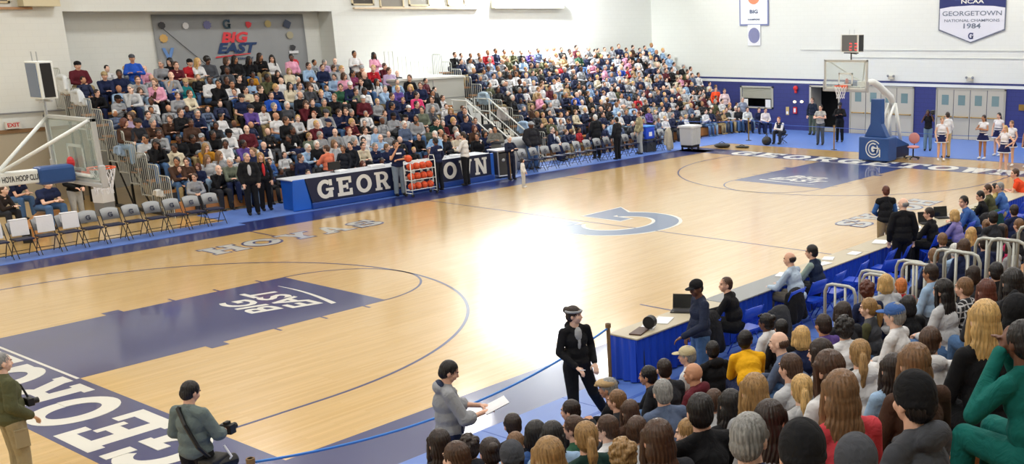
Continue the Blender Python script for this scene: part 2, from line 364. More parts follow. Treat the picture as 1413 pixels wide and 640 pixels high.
# service hatch in the dado
h = S(MB().box(WX-.04, 10.62, 1.02, WX, 12.68, 1.1).box(WX-.04, 10.62, 2.06, WX, 12.68, 2.14).box(WX-.04, 10.62, 1.02, WX, 10.72, 2.14).box(WX-.04, 12.58, 1.02, WX, 12.68, 2.14).obj('window_7', mat('hatch_frame', 'b5b5ac', .5)))
s_ = MB().box(WX+.04, 10.72, 1.52, WX+.08, 12.58, 2.06)
for k in range(9): s_.box(WX+.02, 10.72, 1.53+k*.06, WX+.04, 12.58, 1.57+k*.06)
s_.obj('roller_shutter', mat('shutter_grey', 'b3b4a8', .5, .3), h)
# ---- floor paint
def flat(name, mb, m): return mb.obj(name, m, floor)
P = MB().box(-14.38, 7.62, .0, 15.2, 9.08, .0015)
P.box(-16.2, -8.95, 0, 17.7, -7.62, .0015)
flat('sideline_border', P, M['navy'])
P = MB().box(-15.75, -7.62, 0, -14.33, 7.62, .0015).box(14.33, -7.62, 0, 15.75, 9.08, .0015)
flat('baseline_border', P, M['navy'])
flat('lane_paint', MB().box(-14.33, -1.83, 0, -8.54, 1.83, .0015).box(8.54, -1.83, 0, 14.33, 1.83, .0015), M['navy'])
flat('baseline', MB().box(-14.38, -1.83, .0015, -14.33, 1.83, .003).box(14.33, -1.83, .0015, 14.38, 1.83, .003), M['letter'])
L = MB()
def arcline(cx, cy, r, a0, a1, wd_=.05, n=64):
    for po in arc_band(cx, cy, r, r, r-wd_, r-wd_, a0, a1, n): L.prism(po, .001, base=.002)
for s in (-1, 1):
    bx = s*12.73; ang = 90
    arcline(bx, 0, 6.02, (-90 if s < 0 else 90), (90 if s < 0 else 270), .06, 90)
    for y in (-6.02, 5.96): L.box(min(bx, s*14.33), y, .002, max(bx, s*14.33), y+.06, .003)
    arcline(s*8.54, 0, 1.83, (-90 if s < 0 else 90), (90 if s < 0 else 270), .05, 48)
    for sy in (-1, 1):
        L.box(s*5.98-.025, sy*7.62, .002, s*5.98+.025, sy*6.4, .003) if sy > 0 else L.box(s*5.98-.025, -7.62, .002, s*5.98+.025, -6.4, .003)
        for k, (dx, wd_) in enumerate(((2.2, .32), (3.35, .05), (4.3, .05), (5.25, .05))):
            x = s*(14.33-dx); L.box(x-wd_/2, min(sy*1.83, sy*2.06), .002, x+wd_/2, max(sy*1.83, sy*2.06), .003)
L.box(-.025, -7.62, .002, .025, 7.62, .003)
flat('court_line', L, M['navy'])
# lettering on the floor
flat('floor_lettering', text_mb('GEORGETOWN', (-14.33-.12, -6.5, 0), (0, 1, 0), (-1, 0, 0), (0, 0, 1), 1.12, 1.22, .17, .001, 0, .002), M['letter'])
flat('floor_lettering', text_mb('GEORGETOWN', (14.33+.12, 6.5, 0), (0, -1, 0), (1, 0, 0), (0, 0, 1), 1.12, 1.22, .17, .001, 0, .002), M['letter'])
for O, U, V in (((-8.1, 5.45, 0), (1, 0, 0), (0, 1, 0)), ((8.2, -5.3, 0), (-1, 0, 0), (0, -1, 0))):
    flat('floor_lettering', text_mb('HOYAS', O, U, V, (0, 0, 1), .88, .92, .14, .001, .045, .001), M['navy'])
    flat('floor_lettering', text_mb('HOYAS', O, U, V, (0, 0, 1), .88, .92, .14, .001, 0, .003), M['lettergrey'])
# centre G, read from the left end: up = -X, right = +Y
def bigG(g, m, lift):
    mb = MB()
    def T(p): return (2.05-p[1]*3.5, -1.75+p[0]*3.1)
    polys = arc_band(.5, .5, .52, .5, .3, .32, 38, 318, 40)+[[(.56, .42), (1.02, .42), (1.02, .3), (.56, .3)], [(.78, .42), (1.02, .42), (1.04, -.06), (.78, .1)], [(.8, .66), (1.0, .66), (1.0, .84), (.8, .9)]]
    for kk, po in enumerate(polys):
        q = [T(p) for p in po]; mb.prism(grow(q, g) if g else q, .001+kk*.00004, base=lift)
    flat('centre_logo', mb, m)
bigG(.07, M['letter'], .001); bigG(0, M['slate'], .003)
def floor_sans(word, size, loc, U, V, m, bold=0, shear=0, sx=1):
    link('key_logo', sans(word, size, frame(loc, U, V), .0005, bold, shear, sx), floor, m)
for s in (-1, 1):
    U = (0, -s, 0); V = (s, 0, 0); cx = s*9.95
    floor_sans('BIG', .78, (cx+s*.38, 0, .004), U, V, M['letter'], .02, .25, 1.15)
    floor_sans('EAST', .78, (cx-s*.3, 0, .004), U, V, M['letter'], .02, .25, 1.15)
    sw = MB(); n = 14
    for i in range(n):
        a, b = i/n, (i+1)/n; f = lambda t: (cx-s*(.72+.18*math.sin(t*2.2)), -s*(-1.15+2.3*t)); g_ = lambda t: .09*(1-t)+.02
        p0, p1 = f(a), f(b); sw.prism([p0, p1, (p1[0]-g_(b), p1[1]), (p0[0]-g_(a), p0[1])], .001, base=.003)
    flat('key_logo', sw, M['letter'])
# blue mats (floor covering) with grooves
mt = MB().box(17.75, -12, 0, WX-.02, 11.4, .012).box(-5.5, 9.08, 0, 17.75, 11.35, .012).box(-15, 8.7, .0, -5.5, 9.75, .012)
fm = S(mt.obj('floor_mat_far', M['mat']))
mt = MB().box(-20, -11.4, 0, 17.75, -8.95, .014)
fn = S(mt.obj('floor_mat_near', M['mat']))
gr = MB()
for k in range(24): gr.box(-20+k*1.55, -11.4, .014, -20+k*1.55+.02, -8.95, .016)
gr.box(-20, -9.85, .014, 17.75, -9.78, .017)
gr.obj('mat_groove', M['matdark'], fn)

# ---- ceiling lamps
def lamp_mesh():
    return MB().box(-.7, -.7, CEIL-.35, .7, .7, CEIL-.3).mesh()
lm = lamp_mesh(); lm.materials.append(mat('lamp diffuser', 'fffaf0', .5, emit=4))
for i, (x, y) in enumerate(LAMP_POS):
    o = bpy.data.objects.new('gym_light', lm); C.objects.link(o); o.location = (x, y, 0)
    tag(o, 'square white high-bay light hanging under the gym ceiling', 'light', 'ceiling lights')
    area((x, y, CEIL-.4), 1.4, LAMP_W)
# ---- strobe high above the second stand, glaring on the wall behind it
st = empty('strobe_light', (14.0, WY-1.3, 8.8), 0, 'photo strobe mounted high on the far wall above the second stand', 'light')
MB().tube([(0, 1.3, .1), (0, .1, .1)], .03, 6).obj('bracket', M['black'], st)
MB().cyl(0, 0, -.12, .12, .14, 14).obj('strobe_head', M['black'], st)
MB().cyl(0, 0, -.15, -.12, .13, 14).obj('flash_tube', mat('flash_tube', 'ffffff', .4, emit=60), st)
area((14.0, WY-1.3, 8.6), .9, STROBE_W*2.2, (.93, .97, 1), (math.radians(62), 0, 0))
area((14.0, WY-1.6, 8.5), .9, STROBE_W*.5, (.93, .97, 1), (math.radians(-25), 0, 0))
# ================================================================== BLEACHERS
def bleacher(label, x0, x1, yf, rows, rd, rise, sgn, ends=()):
    """yf front line, rows climb towards sgn*Y; seat tops at .42+rise*i"""
    root = empty('bleachers', ((x0+x1)/2, yf, 0), 0, label, 'bleachers'); inv = Matrix.Translation((-(x0+x1)/2, -yf, 0))
    def put(mb, name, m, par=root):
        me = mb.mesh(); me.transform(inv if par is root else inv)
        o = link(name, me, par, m); return o
    def yy(a, b): return (yf+sgn*a, yf+sgn*b) if sgn > 0 else (yf+sgn*b, yf+sgn*a)
    for i in range(rows):
        z = .42+rise*i; a, b = yy(i*rd+.02, i*rd+.3)
        xa, xb = (x0(i), x1(i)) if callable(x0) else (x0, x1)
        put(MB().box(xa, a, z-.045, xb, b, z).box(xa, a, z-.16 if i else .06, xb, a+.02 if sgn > 0 else a+.02, z-.045), 'seat_board', M['seatboard'])
        if i:
            a, b = yy(i*rd-.3, i*rd+.02)
            put(MB().box(xa, a, z-.42-.03, xb, b, z-.42), 'foot_board', M['seatboard'])
            a, b = yy(i*rd+.0, i*rd+.02)
            put(MB().box(xa, a, z-.42, xb, b, z-.06), 'riser', M['dgrey'])
    fr = MB()
    for e in ends:
        for i in range(0, rows, 2):
            y = yf+sgn*(i*rd+.2); z = .3+rise*i
            fr.box(e-.03, y-.03, 0, e+.03, y+.03, z)
            if i >= 2: fr.tube([(e, y, z-.1), (e, y-sgn*rd*2, .05)], .025, 4)
        fr.box(e-.06, min(yf+sgn*.3, yf+sgn*rows*rd), .0, e+.06, max(yf+sgn*.3, yf+sgn*rows*rd), .08)
        fr.tube([(e, yf+sgn*.2, .3), (e, yf+sgn*(rows*rd-.2), .3+rise*(rows-1)-.1)], .04, 4)
    n = int((x1-x0)/2.2)
    for k in range(1, n):
        x = x0+(x1-x0)*k/n
        for i in range(1, rows, 3): y = yf+sgn*(i*rd+.15); fr.box(x-.03, y-.03, 0, x+.03, y+.03, .3+rise*i)
    put(fr, 'support_frame', M['black'])
    return root, put
def rail_panels(root, put, e, yf, rows, rd, rise, sgn, i0=0, rail_h=.78, drop=.2, bars=6):
    for i in range(i0, rows):
        y0 = yf+sgn*(i*rd); y1 = yf+sgn*(i*rd+rd); z = .42+rise*i
        mb = MB(); r = .019
        mb.tube([(e, y0, z-drop), (e, y0, z+rail_h-.05), (e, y0+sgn*.06, z+rail_h), (e, y1-sgn*.06, z+rail_h), (e, y1, z+rail_h-.05), (e, y1, z-drop)], r, 6)
        mb.tube([(e, y0, z-drop+.04), (e, y1, z-drop+.04)], r, 6)
        for k in range(1, bars): y = y0+(y1-y0)*k/bars; mb.tube([(e, y, z-drop), (e, y, z+rail_h)], .011, 5)
        put(mb, 'end_rail', M['galv'])
RD, RISE, YF = .6, .3, 11.5
b1, put1 = bleacher('wooden bleachers on the far side left of the grey block, with a railed open end', -6.0, 7.4, YF, 8, RD, RISE, 1, (-5.95, 7.35))
for i in range(8, 11):     # upper rows stop short of the grey folded block
    z = .42+RISE*i; y = YF+i*RD
    put1(MB().box(-6, y+.02, z-.045, 5.2, y+.3, z).box(-6, y+.02, z-.16, 5.2, y+.04, z-.045), 'seat_board', M['seatboard'])
    put1(MB().box(-6, y-.3, z-.45, 5.2, y+.02, z-.42), 'foot_board', M['seatboard'])
    put1(MB().box(-6, y, z-.42, 5.2, y+.02, z-.06), 'riser', M['dgrey'])
    put1(MB().box(-5.98, y+.1, 0, -5.92, y+.16, z-.1).box(5.1, y+.1, 0, 5.16, y+.16, z-.1), 'support_frame', M['black'])
rail_panels(b1, put1, -6.05, YF, 11, RD, RISE, 1, 0, .8, .5, 5)
b2, put2 = bleacher('second bank of bleachers on the far side, between the grey box and the end wall', 9.0, 23.6, YF, 11, RD, RISE, 1, (9.05,))
rail_panels(b2, put2, 8.95, YF, 11, RD, RISE, 1, 0, .75, .45, 5)
# grey folded block between the banks
gb = empty('folded_bleacher_block', (7.0, 17.3, 0), 0, 'tall light grey folded bleacher block standing between the two far banks', 'bleacher block')
MB().box(-1.6, -1.3, 0, 1.8, 1.28, 3.25).obj('block_body', mat('grey_panel', 'b9bbb4', .55), gb)
MB().box(-1.66, -1.36, 3.25, 1.86, 1.28, 3.33).obj('block_top', mat('pale_grey_top', 'e0e1db', .5), gb)
MB().box(-1.58, -1.315, 1.9, 1.78, -1.3, 1.92).box(-1.58, -1.315, 2.45, 1.78, -1.3, 2.47).box(.2, -1.315, .4, .22, -1.3, 3.2).obj('panel_seam', M['grey'], gb)
for k in range(4):
    x = -1.2+k*.62; z = 3.33; t = 1.05-.22*k
    MB().tube([(x, -.2, z), (x, -.2, z+t), (x+.4, -.2, z+t), (x+.4, -.2, z)], .02, 6).tube([(x+.2, -.2, z), (x+.2, -.2, z+t)], .014, 6).obj('guard_rail', M['white'], gb)
# access ramp with white rails in the gap
rp = empty('access_stair', (8.2, 13.2, 0), 0, 'white-railed stair and landing in the gap between the far banks', 'stair')
mb = MB()
for k in range(7): mb.box(-.55, -1.0+k*.32, 0, .55, -1.0+k*.32+.32, .2+.2*k)
mb.obj('step', M['dgrey'], rp)
mb = MB()
for x in (-.6, .6):
    mb.tube([(x, -1.1, 0), (x, -1.1, 1.0), (x, 1.3, 2.4), (x, 2.2, 2.4), (x, 2.2, 1.4)], .035, 6)
    mb.tube([(x, -1.1, .5), (x, 1.3, 1.9), (x, 2.2, 1.9)], .025, 6); mb.tube([(x, 1.3, 2.4), (x, 1.3, 1.3)], .03, 6)
mb.tube([(-.6, -1.1, 1), (.6, -1.1, 1)], .03, 6)
mb.obj('hand_rail', M['white'], rp)
cv = MB().ell((0, 0, 0), (.75, .5, .28), 18).box(-.7, -.45, -.9, .7, .45, -.1).obj('covered_cart', mat('grey_tarp', '9a9da0', .6, bump=.4), None, (6.9, 10.9, .92), smooth=True)
tag(cv, 'rounded grey tarp-covered cart standing in the gap beside the far stair', 'cart')
# near bank (the photographer's own)
NF, NRD, NRISE = -11.45, .66, .25
b3, put3 = bleacher('near bank of bleachers under the crowd seen from behind', -19.5, -7.45, NF, 12, NRD, NRISE, -1, (-7.5,))
b4, put4 = bleacher('near bank of bleachers beyond the white aisle rails', -6.3, 10.0, NF, 9, NRD, NRISE, -1, (-6.25,))
for e, lab in ((-7.42, 'near'), (-6.32, 'far')):
    for i in range(0, 7):
        y0 = NF-i*NRD-.05; y1 = y0-NRD+.12; z = .42+NRISE*i; t = z+1.0
        mb = MB(); r = .026
        mb.tube([(e, y0, z-.35), (e, y0, t-.12), (e, y0-.04, t-.03), (e, y0-.12, t), (e, y1+.12, t), (e, y1+.04, t-.03), (e, y1, t-.12), (e, y1, z-.35)], r, 8)
        for k in (1, 2): y = y0+(y1-y0)*k/3; mb.tube([(e, y, z-.35), (e, y, t)], .02, 6)
        g = mb.obj('guard_rail', M['galv'], None, smooth=True)
        tag(g, ('%s white tubular guard rail on the %s side of the aisle' % (('lowest', 'second', 'third', 'fourth', 'fifth', 'sixth', 'topmost')[i], lab)), 'guard rail', 'white aisle guard rails')

# ================================================================== BASKETBALL STANDS
def hoop_stand(s, label):
    """s=-1 left end, +1 right end; goal faces the court centre"""
    root = empty('basketball_stand', (s*15.9, 0, 0), 0 if s > 0 else math.pi, label, 'basketball hoop')
    # local frame: +x away from court, base from x=-.6; board plane at x=-2.8
    bx = -.6
    b = MB().box(bx, -.66, .04, .12, .66, .95).obj('base_pad', M['pad'], root, bevel=.05)
    # emblem: white disc ring + G facing the court
    e = MB()
    for po in arc_band(0, 0, .34, .34, .30, .30, 40, 330, 30)+[rc(.26, -.3, .31, .06), rc(.02, .0, .31, .05)]: e.prism([(p[0]*-1, p[1]+.5) for p in po], .004, 0, bx-.006)
    for po in [[(.22*math.cos(a*math.pi/12), .24*math.sin(a*math.pi/12)) for a in range(24)]]: e.prism([(p[0], p[1]+.5) for p in po], .003, 0, bx-.005)
    e.obj('emblem', M['letter'], b)
    e = MB()
    for po in glyph('G'): e.prism([((p[0]-.5)*-.36, (p[1]-.5)*.38+.5) for p in po], .004, 0, bx-.009)
    e.obj('emblem', M['pad'], b)
    MB().box(.12, -.5, .06, 1.5, .5, .5).obj('rear_deck', M['navycloth'], root, bevel=.03)
    MB().prism([(.12, .5), (.12, .95), (1.45, .52), (1.45, .5)], 1.0, 1, -.5).obj('deck_wedge', M['pad'], root)
    wh = MB()
    for x, y in ((bx+.15, .5), (bx+.15, -.5), (1.3, .4), (1.3, -.4)): wh.tube([(x, y-.03, .05), (x, y+.03, .05)], .05, 10)
    wh.obj('caster', M['black'], root)
    # padded front column: narrow shaft over a flaring foot
    MB().prism([(-.5, .95), (.5, .95), (.24, 1.45), (.22, 2.4), (-.22, 2.4), (-.24, 1.45)], .3, 0, -.45).obj('column_pad', M['pad'], root, bevel=.02)
    # white boom: rear strut, elbow and forward arm
    bm_ = MB()
    for y in (-.12, .12):
        bm_.tube([(1.3, y*2, .5), (1.05, y*1.6, 1.4), (.9, y, 2.15)], [.07, .075, .08], 8)
        bm_.tube([(.2, y*1.5, .9), (.45, y, 1.6), (.88, y, 2.15)], [.05, .05, .05], 8)
    bm_.obj('rear_strut', M['white'], root, smooth=True)
    bm_ = MB().tube([(1.0, 0, 2.05), (.75, 0, 2.4), (-.3, 0, 2.92), (-.75, 0, 3.07), (-1.6, 0, 3.05)], [.13, .14, .13, .12, .11], 10)
    arm = bm_.obj('arm', M['white'], root, smooth=True)
    a2 = MB().box(-2.2, -.1, 2.93, -1.55, .1, 3.15).obj('arm', M['white'], root, bevel=.02)
    mb = MB().box(-2.72, -.14, 2.88, -2.15, .14, 3.18); mb.obj('arm_pad', M['pad'], root, bevel=.05)
    if s < 0:
        me = sans('HOYA HOOP CLUB', .13, frame((-1.9, .104, 3.03), (-1, 0, 0), (0, 0, 1)), .001, .003, 0, .5)
        link('arm_lettering', me, a2, M['dgrey'])
    # upper braces to the board corners
    for y in (-.78, .78):
        MB().tube([(-1.55, 0, 3.1), (-2.78, y, 3.93)], .03, 8).obj('brace', M['white'], root, smooth=True)
    MB().tube([(-2.76, -.6, 3.0), (-2.76, .6, 3.0)], .03, 8).obj('brace', M['white'], root)
    # backboard
    bd = MB().box(-2.815, -.87, 2.93, -2.80, .87, 3.93).obj('backboard_glass', M['glass'], root)
    fr = MB()
    for a in ((-.91, 2.87, .91, 2.94), (-.91, 3.91, .91, 3.97), (-.91, 2.87, -.85, 3.97), (.85, 2.87, .91, 3.97)):
        fr.box(-2.84, a[0], a[1], -2.77, a[2], a[3])
    fr.obj('backboard_frame', mat('frame_grey', 'c4c8c8', .4, .3), root, bevel=.006)
    sq = MB()
    for a in ((-.3, 3.05, .3, 3.1), (-.3, 3.45, .3, 3.5), (-.3, 3.05, -.25, 3.5), (.25, 3.05, .3, 3.5)):
        sq.box(-2.822, a[0], a[1], -2.816, a[2], a[3])
    for a in ((-.85, 2.94, .85, 2.97), (-.85, 3.88, .85, 3.91), (-.85, 2.94, -.82, 3.91), (.82, 2.94, .85, 3.91)):
        sq.box(-2.822, a[0], a[1], -2.816, a[2], a[3])
    sq.obj('target_square', M['white'], bd)
    bp = MB().box(-2.86, -.93, 2.82, -2.74, .93, 2.9).box(-2.86, -.95, 2.82, -2.76, -.88, 3.2).box(-2.86, .88, 2.82, -2.76, .95, 3.2)
    bp.obj('bottom_pad', mat('board_pad_grey', 'a9acb0', .5) if s > 0 else mat('board_pad_light', 'b9bbbd', .5), root, bevel=.02)
    n = 28; rc_ = (-3.17, 0, 3.05)
    rim = MB().tube([(rc_[0]+.228*math.cos(2*math.pi*k/n), .228*math.sin(2*math.pi*k/n), 3.05) for k in range(n)], .012, 8, close=True)
    rim.box(-2.95, -.09, 2.96, -2.82, .09, 3.06).box(-2.95, -.05, 3.03, -2.9, .05, 3.06).obj('rim', M['orange'], root, smooth=False)
    net = MB(); lv = [(0, .225), (.12, .2), (.24, .165), (.36, .14), (.44, .145)]; m_ = 12
    for d in (1, -1):
        for k in range(m_):
            pts = []
            for q, (z, r) in enumerate(lv):
                a = 2*math.pi*(k+d*q*.5)/m_; pts.append((rc_[0]+r*math.cos(a), r*math.sin(a), 3.04-z))
            net.tube(pts, .007, 4)
    net.obj('net', M['paper'], root)
    MB().ell((-2.72, .0, 3.2), (.06, .07, .1), 12).obj('goal_light', M['red'], root)
    return root
hoop_stand(1, 'basketball stand with blue padded base bearing a round white G, at the right end')
hoop_stand(-1, 'basketball stand at the left end whose white arm reads HOYA HOOP CLUB')
def shot_clock(s, cy, label):
    root = empty('shot_clock', (s*13.1, cy, 3.97), 0 if s > 0 else math.pi, label, 'shot clock')
    MB().tube([(.02, 0, -.02), (.02, 0, .26)], .025, 6).tube([(.02, -.3, .24), (.02, .3, .24)], .02, 6).tube([(.0, -.25, .2), (.1, .2, .24)], .012, 5).obj('mount', M['black'] if s > 0 else M['metal'], root)
    hw = .36 if s > 0 else .25; xr = .3 if s > 0 else .13
    b = MB().box(-.12, -hw, .27, xr, hw, .9).obj('housing', M['white'], root, bevel=.01)
    MB().box(-.13, -hw+.05, .3, -.12, hw-.05, .87).obj('display', M['dgrey'] if s < 0 else mat('display_grey', '6f7478', .4), b)
    MB().box(-.08, -hw-.01, .3, xr-.04, -hw, .87).obj('side_display', M['black'], b); MB().box(-.08, hw, .3, xr-.04, hw+.01, .87).obj('side_display', M['black'], b)
    MB().box(xr, -hw+.05, .3, xr+.01, hw-.05, .87).obj('rear_panel', mat('clock_panel_blue', '6e7d96', .35), b)
    if s > 0:
        d = MB(); seg = M['red']
        for oy in (-.02, .2):
            for a in ((0, 0, .12, .03), (0, .11, .12, .14), (0, .22, .12, .25), (0, 0, .03, .13), (.09, .12, .12, .25)):
                d.box(-.136, -oy-a[0]-.03, .34+a[1], -.13, -oy-a[2]-.0, .34+a[3])
        d.obj('digits', mat('lit_digits', 'ff4a4a', .4, emit=1.2), b)
    MB().tube([(.05, -.1, .9), (.05, -.1, 1.06)], .01, 5).tube([(.05, .1, .9), (.05, .1, 1.06)], .01, 5).obj('bracket', M['metal'], root)
    return root
shot_clock(1, -.2, 'shot clock with red digits above the right backboard')
shot_clock(-1, .78, 'shot clock in a white housing above the left backboard')

# ================================================================== BANNERS AND SIGNS
root = empty('conference_banner', (.62, RYB-.02, 3.3), 0, 'large grey wall banner reading BIG EAST above the first far bank', 'banner')
U, V = (1, 0, 0), (0, 0, 1)
bw = MB(); nx, nz_ = 24, 8; x0, x1 = -2.6, 3.3; vs = []; fs = []
for j in range(nz_+1):
    for i in range(nx+1):
        x = x0+(x1-x0)*i/nx; z = .05+2.52*j/nz_
        vs.append((x, -.03-.02*math.sin(i*1.3+j*.5), z))
for j in range(nz_):
    for i in range(nx): a = j*(nx+1)+i; fs.append((a, a+1, a+nx+2, a+nx+1))
bw.add(vs, fs); bo = bw.obj('cloth', mat('banner_grey', '9da1a4', .8, noise=.06, scale=1.2, bump=.1), root, smooth=True)
sol = bo.modifiers.new('t', 'SOLIDIFY'); sol.thickness = .006
def bt(word, size, x, z, m, bold=0, shear=0, sx=1, U=U):
    link('lettering', sans(word, size, frame((x, -.075, z), (1, 0, 0), (0, 0, 1)), .003, bold, shear, sx), bo, m)
red = mat('banner_red', 'e0414a', .7); nv = mat('banner_navy', '23406f', .7)
bt('BIG', .5, .3, 1.72, red, .022, .25, 1.3); bt('EAST', .5, .32, 1.33, nv, .022, .3, 1.3)
mb = MB(); mb.prism([(-.52, 1.0), (.9, 1.12), (.88, 1.15), (-.45, 1.06)], .006, 1, -.078); mb.obj('swoosh', red, bo)
bt('CONFERENCE', .1, .5, .96, nv, .002, .2, 1.5)
def gl(ch, x, z, h, m):
    mb = MB()
    for po in glyph(ch): mb.prism([(x+(p[0]-.5)*h*.9, z+(p[1]-.5)*h) for p in po], .006, 1, -.078)
    mb.obj('emblem', m, bo)
gl('G', .1, 2.22, .34, mat('emblem_dark', '2c4a5c', .6))
# plain stand-ins for the other emblems round the border
def blob_(x, z, r, m, k=5, q=.55):
    pts = [(x+(r if i % 2 == 0 else r*q)*math.cos(math.pi*i/k+.3), z+(r if i % 2 == 0 else r*q)*math.sin(math.pi*i/k+.3)) for i in range(2*k)]
    MB().prism(pts, .006, 1, -.078).obj('emblem', m, bo)
blob_(-2.3, 2.2, .13, M['dgrey'], 9, .9); blob_(-1.45, 2.18, .12, M['paper'], 9, .9); blob_(-.65, 2.2, .17, mat('emblem_violet', '7a7cab', .7), 9, .75)
blob_(.95, 2.2, .14, red, 3, .8); blob_(1.75, 2.22, .15, mat('emblem_gold', 'b9ab78', .7), 9, .8); blob_(2.55, 2.2, .19, mat('emblem_ink', '4a566e', .7), 4, .75)
blob_(-2.3, 1.75, .16, mat('emblem_amber', 'cfa863', .7), 9, .8); blob_(2.62, 1.78, .15, mat('emblem_sand', 'aca68c', .7), 9, .9); blob_(2.68, 1.3, .14, M['dgrey'], 3, .8)
MB().prism([(2.5, 1.08), (2.9, 1.08), (2.9, 1.18), (2.5, 1.18)], .006, 1, -.078).obj('emblem', M['paper'], bo)
blob_(2.7, .7, .17, red, 9, .9)
mb = MB(); mb.prism([(-2.42, 1.42), (-2.3, 1.42), (-2.2, 1.15), (-2.1, 1.42), (-1.98, 1.42), (-2.14, 1.02), (-2.26, 1.02)], .006, 1, -.078); mb.obj('emblem', mat('emblem_blue', '6b93cf', .7), bo)
MB().tube([(-2.3, -.09, 2.1), (-.65, -.09, .55)], .012, 5).obj('cord', M['dgrey'], root)
# national champions banner on the end wall (reads towards -Y)
root = empty('championship_banner', (WX-.02, 0, 4.3), 0, 'pennant-ended banner reading GEORGETOWN NATIONAL CHAMPIONS 1984 high on the end wall', 'banner')
def wallM(y, z, lift): return frame((-lift, y, z), (0, -1, 0), (0, 0, 1))
o = MB().prism([(1.58, .55), (1.58, 2.8), (-1.58, 2.8), (-1.58, .55), (0, 0)], .02, 0, -.03).obj('cloth', mat('banner_edge', '6d7280', .8), root)
MB().prism([(1.53, .6), (1.53, 1.5), (1.0, 1.58), (0, 1.62), (-1.0, 1.58), (-1.53, 1.5), (-1.53, .6), (0, .05)], .006, 0, -.036).obj('white_field', mat('banner_white', 'dcdde6', .8), o)
MB().prism([(1.55, 1.5), (1.55, 2.78), (-1.55, 2.78), (-1.55, 1.5), (-1.0, 1.58), (0, 1.62), (1.0, 1.58)], .006, 0, -.036).obj('navy_field', mat('banner_navyfield', '2b3369', .8), o)
gx = mat('banner_grey_text', '6d7686', .7)
for word, size, z, sx, m, bold in (('NCAA', .24, 1.78, 1.6, M['letter'], .004), ('GEORGETOWN', .28, 1.27, 1.42, gx, .003), ('NATIONAL CHAMPIONS', .17, .97, 1.4, gx, .002), ('1984', .3, .73, 1.5, gx, .006)):
    link('lettering', sans(word, size, wallM(0, z, .04), .002, bold, 0, sx), o, m)
mb = MB()
for po in glyph('G'): mb.prism([(-(p[0]-.5)*.26, (p[1]-.5)*.28+.31) for p in po], .006, 0, -.042)
mb.obj('emblem', mat('emblem_navy2', '36406e', .7), o)
root = empty('small_banner', (WX-.02, 11.76, 5.15), 0, 'white rectangular banner in a blue border with an orange ball, end wall', 'banner')
o = MB().box(-.03, -.9, 0, -.01, .9, 2.2).obj('cloth', mat('border_blue', '7d86b0', .8), root)
MB().box(-.036, -.82, .08, -.03, .82, 2.12).obj('white_field', M['paper'], o)
MB().prism([(.38*math.cos(a*math.pi/10), 1.42+.38*math.sin(a*math.pi/10)) for a in range(20)], .006, 0, -.042).obj('ball_emblem', mat('ball_orange', 'd98a66', .7), o)
link('lettering', sans('BIG', .24, wallM(0, .68, .044), .002, .006, 0, 1.4), o, nv); link('lettering', sans('CHAMPIONS', .1, wallM(0, .3, .044), .002, .003, 0, 1.3), o, nv)
root = empty('wall_plaque', (WX-.02, 11.75, 4.17), 0, 'small white sign with a round violet ball below the bordered banner', 'sign')
o = MB().box(-.04, -.38, 0, 0, .4, 1.02).obj('board', M['paper'], root, bevel=.005)
MB().prism([(.35*math.cos(a*math.pi/12), .5+.38*math.sin(a*math.pi/12)) for a in range(24)], .006, 0, -.046).obj('ball_emblem', mat('ball_violet', '8083a8', .7), o)
# exit sign
e = MB().box(-.22, -.05, -.11, .22, .05, .11).obj('exit_sign', mat('exit_white', 'dedad2', .5), None, (-7.26, WY-.1, 2.5))
tag(e, 'small pale sign with red EXIT letters above the beige doors', 'exit sign')
link('lettering', sans('EXIT', .17, frame((0, -.056, 0), (1, 0, 0), (0, 0, 1)), .002, .004), e, M['red'])
# wall fittings on the blue dado
def wallfit(name, y, z, mk, label, cat):
    root = empty(name, (WX-.01, y, z), 0, label, cat); mk(root)
wallfit('fire_bell', 9.25, 2.1, lambda r: (MB().tube([(-.08, 0, 0), (0, 0, 0)], .12, 16).ell((-.08, 0, 0), (.04, .11, .11), 12).obj('gong', M['red'], r), MB().box(-.06, -.06, -.24, 0, .06, -.12).obj('base_box', M['red'], r)), 'round red fire bell on the blue wall right of the hatch', 'fire bell')
wallfit('light_fixture', 9.3, 1.42, lambda r: (MB().ell((-.05, 0, 0), (.06, .1, .07), 12).obj('lens', mat('warm_lens', 'fff1c8', .4, emit=1), r),), 'left of two small pale wall lights below the fire bell', 'wall light')
wallfit('light_fixture', 8.88, 1.44, lambda r: (MB().ell((-.05, 0, 0), (.06, .1, .07), 12).obj('lens', mat('warm_lens', 'fff1c8', .4, emit=1), r),), 'right of two small pale wall lights below the fire bell', 'wall light')
wallfit('notice_board', 9.75, .95, lambda r: (MB().box(-.03, -.09, -.2, 0, .09, .2).obj('panel', mat('notice_cream', 'c9b071', .6), r), MB().box(-.035, -.06, -.15, -.03, .06, -.02).obj('paper', M['paper'], r)), 'small cream notice on the blue wall right of the hatch', 'notice')
wallfit('fire_extinguisher_cabinet', 9.28, 1.0, lambda r: (MB().box(-.07, -.1, -.16, 0, .1, .16).obj('case', M['red'], r), MB().box(-.075, -.06, -.1, -.07, .06, .1).obj('window', M['paper'], r)), 'small red cabinet with pale window below the fire bell', 'fire cabinet')
wallfit('door_plate', -2.6, 1.55, lambda r: (MB().box(-.03, -.22, -.13, 0, .22, .13).obj('grid', M['brass'], r),), 'brass grille plate on the blue wall right of the double doors', 'plate')
